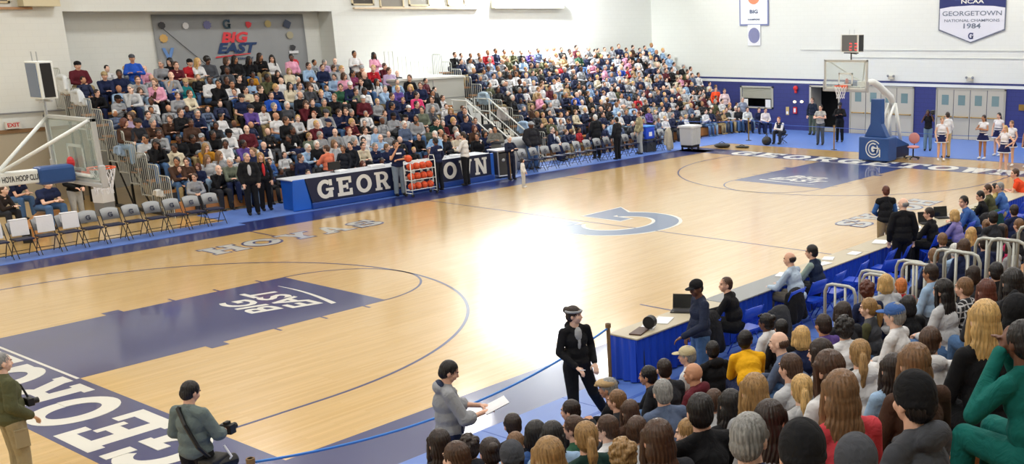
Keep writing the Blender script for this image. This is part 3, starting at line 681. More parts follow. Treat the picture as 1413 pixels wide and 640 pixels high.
for y, sidel in ((3.9, 'above the left double doors'), (-.05, 'above the right double doors')):
    wallfit('emergency_light', y, 2.72, lambda r: (MB().box(-.12, -.14, -.08, 0, .14, .08).obj('case', mat('beige_case', 'c4bfae', .5), r), MB().ell((-.12, -.15, .08), (.06, .06, .06), 10).ell((-.12, .15, .08), (.06, .06, .06), 10).obj('lamp_head', M['grey'], r)), 'twin-headed emergency light '+sidel, 'emergency light')
for i, w_ in enumerate(('left half', 'right half')):
    o = MB().box(-.01, -.16, -.2, .0, .16, .2).obj('notice_sheet', M['paper'], None, (WX-.05, 12.33 if i == 0 else 10.92, 1.28))
    tag(o, 'white paper sheet taped over the %s of the hatch opening' % w_, 'notice')

# ================================================================== FOLDING CHAIRS
def chair_proto(kind):
    """faces +y; origin at floor centre. kind: team / blue"""
    P = []
    fr = MB(); r = .011
    for x in (-.22, .22):
        fr.tube([(x, .22, .01), (x, -.02, .43), (x, -.2, .84)], r, 6)
        fr.tube([(x*.9, -.24, .01), (x*.9, .0, .4), (x*.9, .16, .44)], r, 6)
    fr.tube([(-.22, .16, .12), (.22, .16, .12)], r*.8, 6); fr.tube([(-.2, -.17, .14), (.2, -.17, .14)], r*.8, 6)
    P.append(('frame', fr.mesh(), M['black'] if kind == 'team' else M['bluechair'], True))
    st = MB(); st.box(-.2, -.18, .435, .2, .21, .47)
    P.append(('seat', st.mesh(), M['navycloth'] if kind == 'team' else M['bluechair'], False))
    bk = MB(); n = 10; vs = []; fs = []
    for k in range(n+1):
        t = k/n; x = -.22+.44*t; c = .03*(1-(2*t-1)**2)
        top = .83+.05*math.sin(math.pi*t)**.5 if kind == 'team' else .82+.03*math.sin(math.pi*t)**.5
        for z, yo in ((.58, -.085), (top, -.185)):
            vs.append((x, yo-c, z)); vs.append((x, yo-c-.02, z))
    for k in range(n):
        a = k*4; b = a+4
        fs += [(a, b, b+2, a+2), (a+1, a+3, b+3, b+1), (a+2, b+2, b+3, a+3), (a, a+1, b+1, b)]
    fs += [(0, 2, 3, 1), (n*4, n*4+1, n*4+3, n*4+2)]
    bk.add(vs, fs)
    P.append(('backrest', bk.mesh(smooth=True), mat('chair_back_grey', '9a9ea2', .5) if kind == 'team' else M['bluechair'], False))
    if kind == 'team':
        e = MB(); Mx = frame((0, -.10, .71), (-1, 0, 0), (0, -.37, 1))
        for po in glyph('G'):
            a = [((p[0]-.5)*.12, (p[1]-.5)*.13) for p in po]; e.prism(a, .004, M=Mx, base=-.018)
        P.append(('emblem', e.mesh(), M['navycloth'], False))
    for nme, me, m, s in P: me.materials.append(m)
    return P
PROTO = {k: chair_proto(k) for k in ('team', 'blue')}
def chair(kind, x, y, face, label, group):
    root = empty('folding_chair', (x, y, .012), math.radians(face)-math.pi/2, label, 'chair', group)
    for nme, me, m, s in PROTO[kind]:
        o = bpy.data.objects.new(nme, me); C.objects.link(o); o.parent = root
    return root
ORD = ['first', 'second', 'third', 'fourth', 'fifth', 'sixth', 'seventh', 'eighth', 'ninth', 'tenth', 'eleventh', 'twelfth', 'thirteenth', 'fourteenth', 'fifteenth', 'sixteenth', 'seventeenth', 'eighteenth', 'nineteenth', 'twentieth']
lx = [-11.95+.545*i for i in range(12)]
for i, x in enumerate(lx):
    tw = i in (1, 2, 3, 4)
    chair('team', x, 9.22+.02*i, -88+R.uniform(-4, 4), ('grey-backed folding chair draped with a white towel, %s of the towelled four' % ORD[i-1]) if tw else
          ('grey-backed folding chair at the left frame edge beyond the towels' if i == 0 else 'grey-backed folding chair in the left bench row, %s right of the towels' % ORD[i-5]), 'left team bench chairs')
    if tw:
        t = MB(); t.box(-.2, -.235, .55, .19, -.215, .9).box(-.2, -.13, .5, .19, -.11, .88).box(-.2, -.235, .885, .19, -.11, .905)
        o = t.obj('towel', mat('towel_white', 'e9eaee', .9, bump=.3) if i == 1 else bpy.data.materials['towel_white'], None, (x+.03*i-.05, 9.22, .03), (0, 0, math.radians(178)), bevel=.02)
        tag(o, 'white towel hung over the %s of the towelled bench chairs' % ORD[i-1], 'towel', 'towels on the left bench')
for i in range(15):
    chair('team', 6.0+.6*i, 9.55+.02*i, -88+R.uniform(-5, 5), 'grey-backed folding chair in the right bench row, %s from the monitor cart' % ORD[i], 'right team bench chairs')
BC = [(-8.55, -9.95, 95), (-7.45, -10.0, 84), (-6.1, -9.98, 90), (-5.3, -9.95, 84), (-4.6, -9.95, 95), (-3.6, -9.9, 100), (-3.0, -10.3, 60), (-2.35, -9.85, 96), (-1.7, -9.9, 104), (-.25, -9.95, 84), (.5, -9.9, 90), (1.4, -9.95, 92), (2.3, -9.95, 90), (3.1, -9.95, 88), (3.9, -9.95, 92), (4.7, -9.95, 90), (5.6, -10, 80)]
BL = ['blue folding chair under the black coat at the near end of the press table', 'blue folding chair of the man in the black sweater', 'blue folding chair beside the balding man in the pale shirt', 'blue folding chair under the balding man in the pale shirt',
      'blue folding chair of the man in the navy vest', 'empty blue folding chair right of the navy vest', 'blue folding chair turned aside behind the press row', 'empty blue folding chair, second left of the bald standing man', 'empty blue folding chair next to the bald standing man',
      'blue folding chair just right of the bald man in the black suit', 'blue folding chair of the man in the dark suit at the laptops', 'blue folding chair of the blond woman in lavender', 'blue folding chair of the man in the blue shirt', 'blue folding chair of the black-haired writer',
      'blue folding chair under the olive-shirted man', 'blue folding chair of the grey-haired man in blue', 'blue folding chair at the far end of the press row']
for (x, y, f), l in zip(BC, BL): chair('blue', x, y, f, l, 'blue press chairs')

# ================================================================== PRESS TABLES (near side)
def drape(x0, x1, y, z1, amp=.03, axis='x', pitch=.16):
    mb = MB(); n = int(abs(x1-x0)/.03); vs = []; fs = []
    for i in range(n+1):
        x = x0+(x1-x0)*i/n
        for z, k in ((z1, .3), (.03, 1)):
            d = amp*k*math.sin(2*math.pi*(x-x0)/pitch+.6*math.sin(x*3))
            vs.append((x, y+d, z) if axis == 'x' else (y+d, x, z))
    for i in range(n): a = i*2; fs.append((a, a+2, a+3, a+1))
    return mb.add(vs, fs)
skm = mat('skirt_blue', '1f4cc4', .45)
tb = [(-9.62, -7.2), (-7.18, -4.76), (-4.74, -2.32), (-2.3, .12), (.14, 2.56), (2.58, 5.0), (5.02, 7.44)]
tl = ['press table at the near end, with the open laptop and notebooks', 'press table in front of the man in the black sweater, grey top', 'press table in front of the balding man', 'press table before the empty blue chairs', 'press table with two upright laptops', 'press table before the olive-shirted man', 'farthest press table at the right edge']
for i, (a, b) in enumerate(tb):
    root = empty('folding_table', ((a+b)/2, -9.22, 0), 0, tl[i], 'table', 'press tables'); h = (b-a)/2
    MB().box(-h, -.3, .71, h, .3, .74).obj('tabletop', mat('grey_top', '8f9496', .5) if i == 1 else M['table'], root, bevel=.01)
    for x in (-h+.2, h-.2):
        MB().tube([(x, -.24, .71), (x, -.26, .02), (x, .26, .02), (x, .24, .71)], .014, 6).obj('leg', M['dgrey'], root)
    sk = drape(-h, h, -.27, .71); sk.obj('skirt', skm, root, smooth=True)
    drape(-h, h, .28, .71).obj('skirt', skm, root, smooth=True)
    if i == 0: drape(-.3, .3, -h, .71, .03, 'y').obj('skirt', skm, root, smooth=True)
def laptop(x, y, z, rz, label, on_=False):
    root = empty('laptop', (x, y, z), rz, label, 'laptop')
    MB().box(-.17, -.12, 0, .17, .12, .02).obj('base', M['black'], root, bevel=.004)
    MB().box(-.15, -.05, .02, .15, .08, .023).obj('keyboard', M['dgrey'], root)
    Mx = Matrix.Translation((0, .12, .02)) @ Matrix.Rotation(math.radians(-14), 4, 'X')
    MB().box(-.17, -.008, 0, .17, .008, .24, Mx).obj('lid', M['black'], root)
    MB().box(-.155, -.011, .015, .155, -.0085, .225, Mx).obj('screen', mat('screen_dark', '0e1114', .15), root)
laptop(-8.02, -9.1, .742, math.radians(-62), 'black open laptop beside the man in the navy sweater')
laptop(1.15, -9.12, .742, math.radians(-40), 'black open laptop left of the blond woman in lavender')
laptop(2.0, -9.12, .742, math.radians(-40), 'black open laptop right of the blond woman in lavender')
for k, (x, y, w_, h_, rz, lab) in enumerate(((-9.05, -9.25, .3, .22, .5, 'open white notebook nearest the table end'), (-8.62, -9.2, .38, .26, .4, 'white sheet of paper left of the laptop'), (-7.6, -9.1, .3, .2, .1, 'white paper right of the laptop'), (-4.95, -9.1, .34, .24, .3, 'white paper in front of the balding man'),
        (-3.75, -9.25, .3, .22, -.2, 'white papers right of the navy vest man'), (-3.3, -9.1, .3, .22, .4, 'loose white sheet in the middle of the press table'), (-2.6, -9.3, .3, .22, .1, 'white sheet before the empty blue chairs'), (-1.3, -9.2, .4, .3, .3, 'stack of white sheets near the bald standing man'), (-.75, -9.3, .3, .22, .0, 'white leaflet by the dark monitor'), (.6, -9.1, .3, .24, .5, 'white paper left of the upright laptops'), (2.6, -9.2, .3, .2, 0, 'white paper right of the upright laptops'))):
    o = MB().box(-w_/2, -h_/2, 0, w_/2, h_/2, .012).obj('paper_sheet', M['paper'], None, (x, y, .742), (0, 0, rz)); tag(o, lab, 'paper', 'papers on the press tables')
o = empty('leather_folder', (-9.3, -9.3, .742), .3, 'dark brown folder at the near table end', 'folder'); MB().box(-.2, -.1, 0, .2, .1, .02).obj('cover', mat('brown_leather', '4a2e22', .5), o, bevel=.005)
MB().box(-.19, -.09, .003, .205, .09, .017).obj('pages', M['paper'], o)
o = empty('desk_speaker', (-9.12, -9.35, .765), .3, 'small round black device standing on the brown folder', 'speaker'); MB().tube([(-.05, 0, .1), (.06, 0, .1)], .1, 16).obj('body', M['black'], o); MB().tube([(.06, 0, .1), (.07, 0, .1)], .07, 16).obj('face', M['dgrey'], o)
o = empty('monitor', (-.55, -9.15, .742), .2, 'small grey monitor on the press table right of the papers', 'monitor'); MB().box(-.1, -.08, 0, .1, .08, .02).box(-.02, -.02, .02, .02, .02, .1).obj('stand', M['black'], o); MB().box(-.22, -.03, .08, .22, .03, .36).obj('screen', mat('monitor_grey', '55595c', .4), o, bevel=.01)
# coats over chairs: draped shells
def coat(x, y, z, lab, col, rz=0, sx=1, sz=1):
    mb = MB(); mb.ell((0, 0, .5), (.24, .09, .1), 12); mb.cap((-.17, -.02, .45), .07, (-.22, -.06, 0), .09); mb.cap((.17, -.02, .45), .07, (.22, -.06, 0), .09); mb.ell((0, -.06, .22), (.24, .09, .34), 12); mb.cap((-.2, .05, .48), .05, (-.26, .08, .1), .045); mb.cap((.2, .05, .48), .05, (.27, .06, .1), .045)
    me = fuse(mb, .02, 3, 'coat', [M['cloth']]); me.transform(Matrix.Diagonal((sx, 1, sz, 1)))
    o = link('draped_coat', me, None, None, (x, y, z), (0, 0, rz)); o.color = srgb(col); tag(o, lab, 'coat')
coat(-8.55, -10.08, .36, 'black coat draped over the blue chair at the near table end', '17181c', .2, 1.2, 1.1)
coat(-6.75, -10.2, .13, 'charcoal coat draped on the chair right of the man in the black sweater', '3a3c40', -.2, .85, 1.0)
coat(-6.1, -10.1, .34, 'black coat heaped on the chair left of the balding man', '1a1b1f', .1, .9, .9)
coat(3.05, -10.05, .4, 'dark green coat over the chair back behind the olive-shirted man', '1c4a44', 0, 1, .8)
coat(2.1, -10.15, .3, 'dark grey coat hung behind the man in the blue shirt', '26272c', 0, 1.1, 1.1)
# post-and-rope line round the court corner
def post(x, y, h, lab, m):
    root = empty('barrier_post', (x, y, 0), 0, lab, 'barrier post'); MB().cyl(0, 0, .0, .03, .13, 16).obj('foot', M['dgrey'], root); MB().cyl(0, 0, .03, h, .03, 10).cyl(0, 0, h-.06, h, .045, 10).obj('post', m, root); return root
post(-9.82, -9.12, .97, 'brown wooden barrier post at the near end of the press table', M['woodpost'])
post(-15.7, -9.38, .95, 'brown wooden barrier post at the bottom edge of the picture', M['woodpost'])
rp_ = MB(); pts = []
for i in range(25):
    t = i/24; pts.append((-15.7+5.88*t, -9.38+.26*t, .9-4*t*(1-t)*.33))
pts = [(x, y, max(z, .03)) for x, y, z in pts]
o = rp_.tube(pts, .016, 8).obj('barrier_rope', mat('blue_rope', '3f86dc', .6), None, smooth=True); tag(o, 'blue rope running low along the near sideline between the wooden posts', 'rope')
post(19.1, 8.6, 1.05, 'brass barrier post in front of the second bank', M['brass'])
post(17.9, 3.3, 1.05, 'thin brown barrier post left of the right basketball stand', M['woodpost'])
for a, b, lab in (((17.2, 11.0, .95), (19.1, 8.6, .95), 'blue barrier tape from the second bank to the brass post'), ((19.1, 8.6, .95), (17.9, 3.3, .95), 'blue barrier tape between the brass post and the brown post'), ((17.9, 3.3, .95), (18.3, -7, .95), 'blue barrier tape running behind the right basketball stand')):
    o = MB().tube([a, tuple((a[i]+b[i])/2-(.08 if i == 2 else 0) for i in range(3)), b], .012, 6).obj('barrier_tape', mat('blue_tape', '3a5fae', .6), None); tag(o, lab, 'tape')

# ================================================================== SCORER'S TABLE (far side)
root = empty('scorer_table', (.3, 9.75, 0), 0, 'long navy scorer table lettered GEORGETOWN in white', 'table')
MB().box(-3.75, -.35, .0, 3.75, .35, .92).obj('body', M['brightblue'], root)
MB().box(-3.85, -.4, .92, 3.85, .4, .96).obj('tabletop', mat('table_edge_white', 'c4cad2', .5), root, bevel=.01)
fp = MB().prism([(-3.25, .2), (3.85, .2), (3.85, .95), (-3.42, .95)], .02, 1, -.42).obj('front_panel', M['navycloth'], root)
text_mb('GEORGETOWN', (-3.05, -.425, .27), (1, 0, 0), (0, 0, 1), (0, -1, 0), .56, .58, .125, .004).obj('panel_lettering', M['letter'], fp)
MB().prism([(-3.9, .02), (-3.27, .02), (-3.44, .95), (-3.82, .95)], .06, 1, -.43).obj('end_pad', M['brightblue'], root, bevel=.02)
MB().box(3.86, -.43, .02, 4.0, -.35, .95).obj('end_pad', M['brightblue'], root, bevel=.02)
MB().box(-3.3, -.5, .02, 3.9, -.42, .2).obj('base_bumper', mat('deep_blue_vinyl', '17408f', .4), root, bevel=.02)
for k, (x, w_) in enumerate(((-1.9, .35), (-.6, .5), (.2, .4), (1.9, .5), (2.6, .35))):
    o = MB().box(-w_/2, -.12, 0, w_/2, .12, .06+.02*(k % 2)).obj('score_book', M['paper'], None, (.3+x, 9.72, .962), (0, 0, R.uniform(-.3, .3)), bevel=.01)
    tag(o, 'white papers on the scorer table, %s from its left end' % ORD[k], 'papers', 'papers on the scorer table')
o = empty('monitor', (-1.75, 9.85, .962), math.pi, 'dark monitor on the scorer table left of the seated woman', 'monitor'); MB().box(-.1, -.08, 0, .1, .08, .02).box(-.02, -.02, .02, .02, .02, .1).obj('stand', M['black'], o); MB().box(-.2, -.03, .08, .2, .03, .32).obj('screen', M['black'], o)
# ball rack
rk = empty('ball_rack', (.62, 8.72, 0), math.radians(2), 'white wheeled rack holding orange basketballs before the scorer table', 'ball rack')
mb = MB()
for x in (-.5, .5):
    for y in (-.16, .16): mb.tube([(x, y, .08), (x, y, 1.12)], .016, 6)
    mb.tube([(x, -.16, .12), (x, .16, .12)], .014, 6)
for z in (.22, .54, .86):
    for y in (-.12, .12): mb.tube([(-.5, y, z), (.5, y, z)], .014, 6)
    mb.tube([(-.5, -.16, z-.01), (-.5, .16, z-.01)], .012, 6); mb.tube([(.5, -.16, z-.01), (.5, .16, z-.01)], .012, 6)
for y in (-.16, .16): mb.tube([(-.5, y, 1.12), (.5, y, 1.12)], .016, 6)
mb.tube([(.5, -.16, 1.12), (.52, -.1, 1.26), (.52, .1, 1.26), (.5, .16, 1.12)], .014, 6)
mb.obj('frame', M['white'], rk, smooth=True)
mb = MB()
for x in (-.5, .5):
    for y in (-.16, .16): mb.tube([(x, y-.02, .05), (x, y+.02, .05)], .045, 10)
mb.obj('caster', M['black'], rk)
bm_ = MB().ell((0, 0, 0), (.12, .12, .12), 20).mesh('ball', True); bm_.materials.append(mat('basketball_orange', 'e0562a', .6, bump=.15, scale=120))
sm_ = MB()
for ax in range(3):
    n = 28; pts = []
    for k in range(n):
        a = 2*math.pi*k/n; c, s_ = .1205*math.cos(a), .1205*math.sin(a); pts.append([(c, s_, 0), (c, 0, s_), (0, c, s_)][ax])
    sm_.tube(pts, .0025, 4, close=True)
sm_ = sm_.mesh('seam'); sm_.materials.append(M['black'])
def ball(x, y, z, lab, grp='basketballs on the rack'):
    o = bpy.data.objects.new('basketball', bm_); C.objects.link(o); o.location = (x, y, z); o.rotation_euler = (R.uniform(0, 3), R.uniform(0, 3), R.uniform(0, 3)); tag(o, lab, 'basketball', grp)
    q = bpy.data.objects.new('seam', sm_); C.objects.link(q); q.parent = o
for r_, (z, rn) in enumerate(((.22, 'bottom'), (.54, 'middle'), (.86, 'top'))):
    for k in range(4): ball(.62-.37+k*.245, 8.72, z+.105, 'orange basketball on the %s shelf of the rack, %s from the left' % (rn, ORD[k]))
ball(.08, 8.55, 1.14+.12, 'orange basketball held up beside the top of the rack', None)
# monitor cart at the right end of the scorer table
root = empty('equipment_cart', (4.85, 9.5, 0), math.radians(-6), 'black equipment case in a silver wheeled frame at the scorer table end', 'cart')
MB().box(-.34, -.26, .12, .34, .26, .9).obj('case', mat('case_dark', '3c3b3a', .5), root, bevel=.02)
mb = MB()
for x in (-.38, .38):
    for y in (-.28, .28): mb.tube([(x, y, .08), (x, y, .98)], .025, 8)
for z in (.1, .98):
    mb.tube([(-.38, -.28, z), (.38, -.28, z), (.38, .28, z), (-.38, .28, z)], .025, 8, close=True)
mb.obj('frame', M['metal'], root)
MB().ell((-.14, -.27, .66), (.07, .02, .06), 10).obj('latch', M['metal'], root); MB().ell((.14, -.27, .66), (.07, .02, .06), 10).obj('latch', M['metal'], root)
MB().box(-.42, -.32, .99, .42, .32, 1.03).obj('tray', M['paper'], root, bevel=.01)
mb = MB()
for x in (-.3, .3): mb.tube([(x, -.22, .05), (x, -.17, .05)], .05, 10).tube([(x, .17, .05), (x, .22, .05)], .05, 10)
mb.obj('caster', M['black'], root)
# laundry cart
root = empty('laundry_cart', (14.9, 8.75, 0), math.radians(5), 'tall pale grey ribbed plastic cart on black wheels near the far corner', 'cart')
mb = MB(); mb.prism([(-.33, .22), (.33, .22), (.38, 1.02), (-.38, 1.02)], .62, 1, -.31); mb.obj('tub', mat('tub_white', 'c9cbcd', .5), root, bevel=.03)
mb = MB()
for k in range(7): x = -.3+k*.1; mb.tube([(x*.95, -.325, .26), (x*1.1, -.33, .98)], .014, 5)
mb.box(-.42, -.35, .98, .42, .35, 1.06); mb.obj('rib', mat('tub_rim', 'd8dadb', .5), root)
mb = MB().box(-.3, -.28, .12, .3, .28, .22)
for x in (-.25, .25):
    for y in (-.25, .25): mb.tube([(x, y-.02, .06), (x, y+.02, .06)], .06, 10)
mb.obj('caster', M['black'], root)
# khaki cloth draped on a chair beside it, blue cooler
coat(14.1, 9.3, .17, 'khaki cloth draped on the last bench chair beside the pale cart', 'b5ad9b', .3, .9, 1.4)
root = empty('cooler', (13.5, 10.0, .55), 0, 'bright blue square cooler standing behind the right bench', 'cooler'); MB().box(-.28, -.2, 0, .28, .2, .5).obj('tub', M['bluechair'], root, bevel=.03); MB().box(-.3, -.22, .5, .3, .22, .56).obj('lid', mat('cooler_lid', '3f8be0', .4), root, bevel=.02)
MB().box(-.1, -.21, .12, .1, -.2, .3).obj('label_plate', M['paper'], root); MB().box(-.3, -.25, -.54, .3, .25, 0).obj('stand', M['dgrey'], root)
# bags on the wood near the far corner
def bag(x, y, lab, l, w_, h_, rz=0, col=None):
    mb = MB().ell((0, 0, h_*.5), (l, w_, h_*.55), 14).ell((l*.5, 0, h_*.5), (l*.5, w_*.9, h_*.5), 12)
    me = fuse(mb, .03, 2, 'bag', [col or M['black']]); o = link('duffel_bag', me, None, None, (x, y, .0), (0, 0, rz)); tag(o, lab, 'bag')
    MB().tube([(-l*.4, 0, h_*.95), (0, 0, h_*1.35), (l*.4, 0, h_*.95)], .015, 6).obj('strap', M['black'], o)
bag(16.2, 8.0, 'black duffel bag lying on the wood at the far corner', .38, .2, .2, -1.2); bag(16.6, 7.2, 'flat black bag right of the duffel bag', .36, .16, .1, -1.4)
bag(18.0, 6.85, 'round black bag on the blue mat before the crouching man', .22, .22, .38)
# pink swivel chair behind the right stand
root = empty('swivel_chair', (16.75, -1.0, .012), math.radians(110), 'faded pink office chair behind the right basketball stand', 'chair')
pk = mat('pink_fabric', 'c98a86', .8)
MB().ell((0, 0, .48), (.25, .25, .06), 16).obj('seat', pk, root, smooth=True); MB().ell((0, -.24, .8), (.22, .05, .22), 16).obj('backrest', pk, root, smooth=True)
mb = MB().cyl(0, 0, .1, .44, .03).tube([(0, -.1, .44), (0, -.27, .5), (0, -.28, .65)], .02, 6)
for k in range(5): a = k*2*math.pi/5; mb.tube([(0, 0, .1), (.27*math.cos(a), .27*math.sin(a), .06)], .02, 6).ell((.27*math.cos(a), .27*math.sin(a), .035), (.035,)*3, 8)
mb.obj('swivel_base', M['black'], root)
# loose box behind the left bench, bench beneath the seated men
root = empty('low_bench', (-8.9, 13.4, 0), math.radians(60), 'low wooden bench under the three seated men at the left', 'bench')
MB().box(-2.6, -.28, .38, 2.6, .02, .43).box(-2.6, -.28, .05, 2.6, -.25, .38).obj('seat_board', M['seatboard'], root); MB().box(-2.5, -.2, 0, -2.4, 0, .38).box(2.4, -.2, 0, 2.5, 0, .38).obj('support', M['black'], root)
root = empty('drink_carton', (-6.9, 13.9, 0), .3, 'white cardboard carton on a stand beside the left net', 'box'); MB().box(-.2, -.2, .4, .2, .2, .8).obj('carton', M['paper'], root); MB().box(-.19, -.19, 0, .19, .19, .4).obj('stand', M['grey'], root)
# clothes hanging on the end rails
for (y, z, c, lab, sx) in ((17.3, 3.5, 'dfe4e6', 'white jacket heaped over the top of the left end rails', 1.3), (16.4, 3.15, 'd6dde3', 'pale jacket hung on the left end rails below the white one', 1.1), (14.2, 1.7, '9fb7d3', 'light blue cloth tied to the middle of the left end rails', .7), (12.2, .6, 'd9d9d6', 'white cloth tied near the foot of the left end rails', .5)):
    coat(-6.1, y, z, lab, c, math.pi/2, sx, .7*sx)
for (y, z, c, lab, sx) in ((14.9, 2.2, 'a9bfd0', 'pale blue jacket hung on the rails of the second bank', 1.2), (12.6, 1.1, '9db8d6', 'light blue jacket hung low on the rails of the second bank', 1.2), (13.8, 1.6, 'c9c4c2', 'pale grey jacket hung halfway down the rails of the second bank', 1)):
    coat(8.88, y, z, lab, c, math.pi/2, sx, .8)
# ================================================================== PEOPLE
COL = {'navy': '1d2748', 'black': '16171b', 'white': 'dfe0e2', 'grey': '9a9da2', 'dgrey': '4a4d54', 'maroon': '5c1f2a', 'red': 'b3242f', 'pink': 'e3a3bd', 'hotpink': 'e2467c', 'royal': '2453b8',
       'lblue': '9dbbdc', 'blue': '4468a8', 'teal': '1f7d84', 'olive': '55573c', 'brown': '4b352a', 'green': '2f5a44', 'purple': '5f4a93', 'lilac': 'b8a6c8', 'cream': 'd9cfb6', 'tan': 'b59a72',
       'yellow': 'f0b41c', 'orange': 'e2702e', 'mustard': 'b98226', 'plum': '8a3f62', 'denim': '4a6a94', 'ldenim': '8aa3bb', 'khaki': 'a5926a', 'char': '2e3036', 'salmon': 'd9795c', 'coral': 'd94a55', 'orangered': 'f0512a', 'slate': '5b6a86', 'camo': '6a7263', 'dgreen': '1c3a34', 'jade': '126a63', 'lgrey': 'c3c6ca'}
CNAME = {'dgrey': 'dark grey', 'hotpink': 'hot pink', 'royal': 'royal blue', 'lblue': 'light blue', 'char': 'charcoal', 'ldenim': 'pale denim', 'lgrey': 'light grey', 'camo': 'grey-green', 'dgreen': 'dark green', 'orangered': 'bright orange', 'coral': 'coral red'}
HAIR = {'black': '151214', 'dark': '2a1d18', 'brown': '4a3223', 'lbrown': '7a5a3c', 'blond': 'c9a468', 'dblond': '9c7a4c', 'grey': '8d8d8b', 'white': 'd5d4cf', 'red': '8a4a2c', 'auburn': '5c3024', 'orange': 'c8763a'}
SKIN = {'l': 'e0b096', 'm': 'c99474', 'd': '6b4532', 'p': 'ebc2ab', 't': 'b07d5c'}
def V3(*a): return Vector(a)
def head_matrix(pos, yaw=0, pitch=0, roll=0):
    return Matrix.Translation(pos) @ Matrix.Rotation(math.radians(yaw), 4, 'Z') @ Matrix.Rotation(math.radians(-pitch), 4, 'X') @ Matrix.Rotation(math.radians(roll), 4, 'Y')
def sit_pose(lean=8, arms='lap', spread=.12):
    """origin: floor under the hips, faces +y, seat .42"""
    hip = V3(0, 0, .52); a = math.radians(lean); up = V3(0, math.sin(a), math.cos(a))
    ch = hip+up*.34; nk = hip+up*.5; hd = hip+up*.5+V3(0, .03+.04*math.sin(a), .135)
    J = dict(hip=hip, chest=ch, neck=nk, head=hd, seated=True)
    for s, k in ((-1, 'L'), (1, 'R')):
        sh = hip+up*.425+V3(s*.165, 0, 0); J['sh'+k] = sh
        J['hp'+k] = hip+V3(s*.095, 0, -.01); J['kn'+k] = V3(s*spread, .43, .52); J['an'+k] = V3(s*(spread+.01), .44, .09)
        if arms == 'lap': el, wr = sh+V3(s*.06, .06, -.27), V3(s*.07, .31, .63)
        elif arms == 'lean': el, wr = V3(s*(spread+.03), .34, .63), V3(s*.03, .5, .68)
        elif arms == 'clap': el, wr = sh+V3(s*.05, .07, -.27), V3(s*.035, .3, hip.z+.26)
        elif arms == 'chin': el, wr = (V3(s*.12, .32, .62), hd+V3(.02, .08, -.16)) if s > 0 else (sh+V3(s*.06, .08, -.27), V3(0, .3, .63))
        elif arms == 'face': el, wr = (sh+V3(s*.1, .14, -.19), hd+V3(-s*-.06, .08, -.05)) if s < 0 else (sh+V3(s*.05, .16, -.22), hd+V3(.03, .12, -.1))
        elif arms == 'desk': el, wr = sh+V3(s*.08, .15, -.24), sh+V3(s*-.02, .36, -.27)
        elif arms == 'cross': el, wr = sh+V3(s*.06, .08, -.25), V3(-s*.04, .2, sh.z-.24)
        J['el'+k] = el; J['wr'+k] = wr
    return J
def stand_pose(**k):
    J = dict(hip=V3(0, 0, .94), chest=V3(0, .0, 1.28), neck=V3(0, -.01, 1.45), head=V3(0, .02, 1.605), seated=False)
    for s, q in ((-1, 'L'), (1, 'R')):
        J['sh'+q] = V3(s*.166, -.01, 1.385); J['el'+q] = V3(s*.24, -.02, 1.12); J['wr'+q] = V3(s*.23, .06, .88)
        J['hp'+q] = V3(s*.09, 0, .9); J['kn'+q] = V3(s*.1, .015, .5); J['an'+q] = V3(s*.11, -.01, .09)
    for a, b in k.items(): J[a] = V3(*b) if not isinstance(b, bool) else b
    return J
def hand_shapes(mb, wr, el, s, curl=.5, r=.0095):
    d = (wr-el).normalized(); side = d.cross(V3(0, 0, 1)); side = side.normalized() if side.length > .1 else V3(1, 0, 0)
    nrm = side.cross(d).normalized(); c = wr+d*.05
    Mx = Matrix.Translation(c) @ Matrix((side, d, nrm)).transposed().to_4x4()
    mb.ell((0, 0, 0), (.04, .052, .018), 10, Mx)
    for i, (o, l) in enumerate(((-.03, .062), (-.011, .074), (.01, .07), (.029, .055))):
        p = c+side*o+d*.04; q = p+d*l*.55-nrm*l*.2*curl*2; t = q+d*l*.3-nrm*l*.5*curl*1.6
        mb.cap(p, r, q, r*.95, 6); mb.cap(q, r*.95, t, r*.8, 6)
    p = c+side*(.036*-s)-d*.02; q = p+side*(.028*-s)+d*.03; t = q+d*.028-nrm*.012
    mb.cap(p, r*1.15, q, r*1.05, 6); mb.cap(q, r*1.05, t, r*.9, 6)
def head_shapes(mb, H, hi=True):
    mb.ell((0, -.012, .01), (.076, .095, .1), 16, H); mb.ell((0, .022, -.045), (.06, .066, .07), 14, H); mb.ell((0, .05, -.09), (.03, .028, .026), 10, H)
    for s in (-1, 1): mb.ell((s*.076, -.01, -.022), (.012, .02, .032), 8, H); mb.ell((s*.036, .055, -.035), (.028, .028, .028), 8, H)
    P = lambda x, y, z: H @ V3(x, y, z)
    mb.cap(P(0, .082, .0), .009, P(0, .098, -.034), .0125, 8)
    mb.cap(P(-.035, .076, .022), .011, P(.035, .076, .022), .011, 8)
    mb.ell((0, .084, -.066), (.024, .012, .009), 8, H)
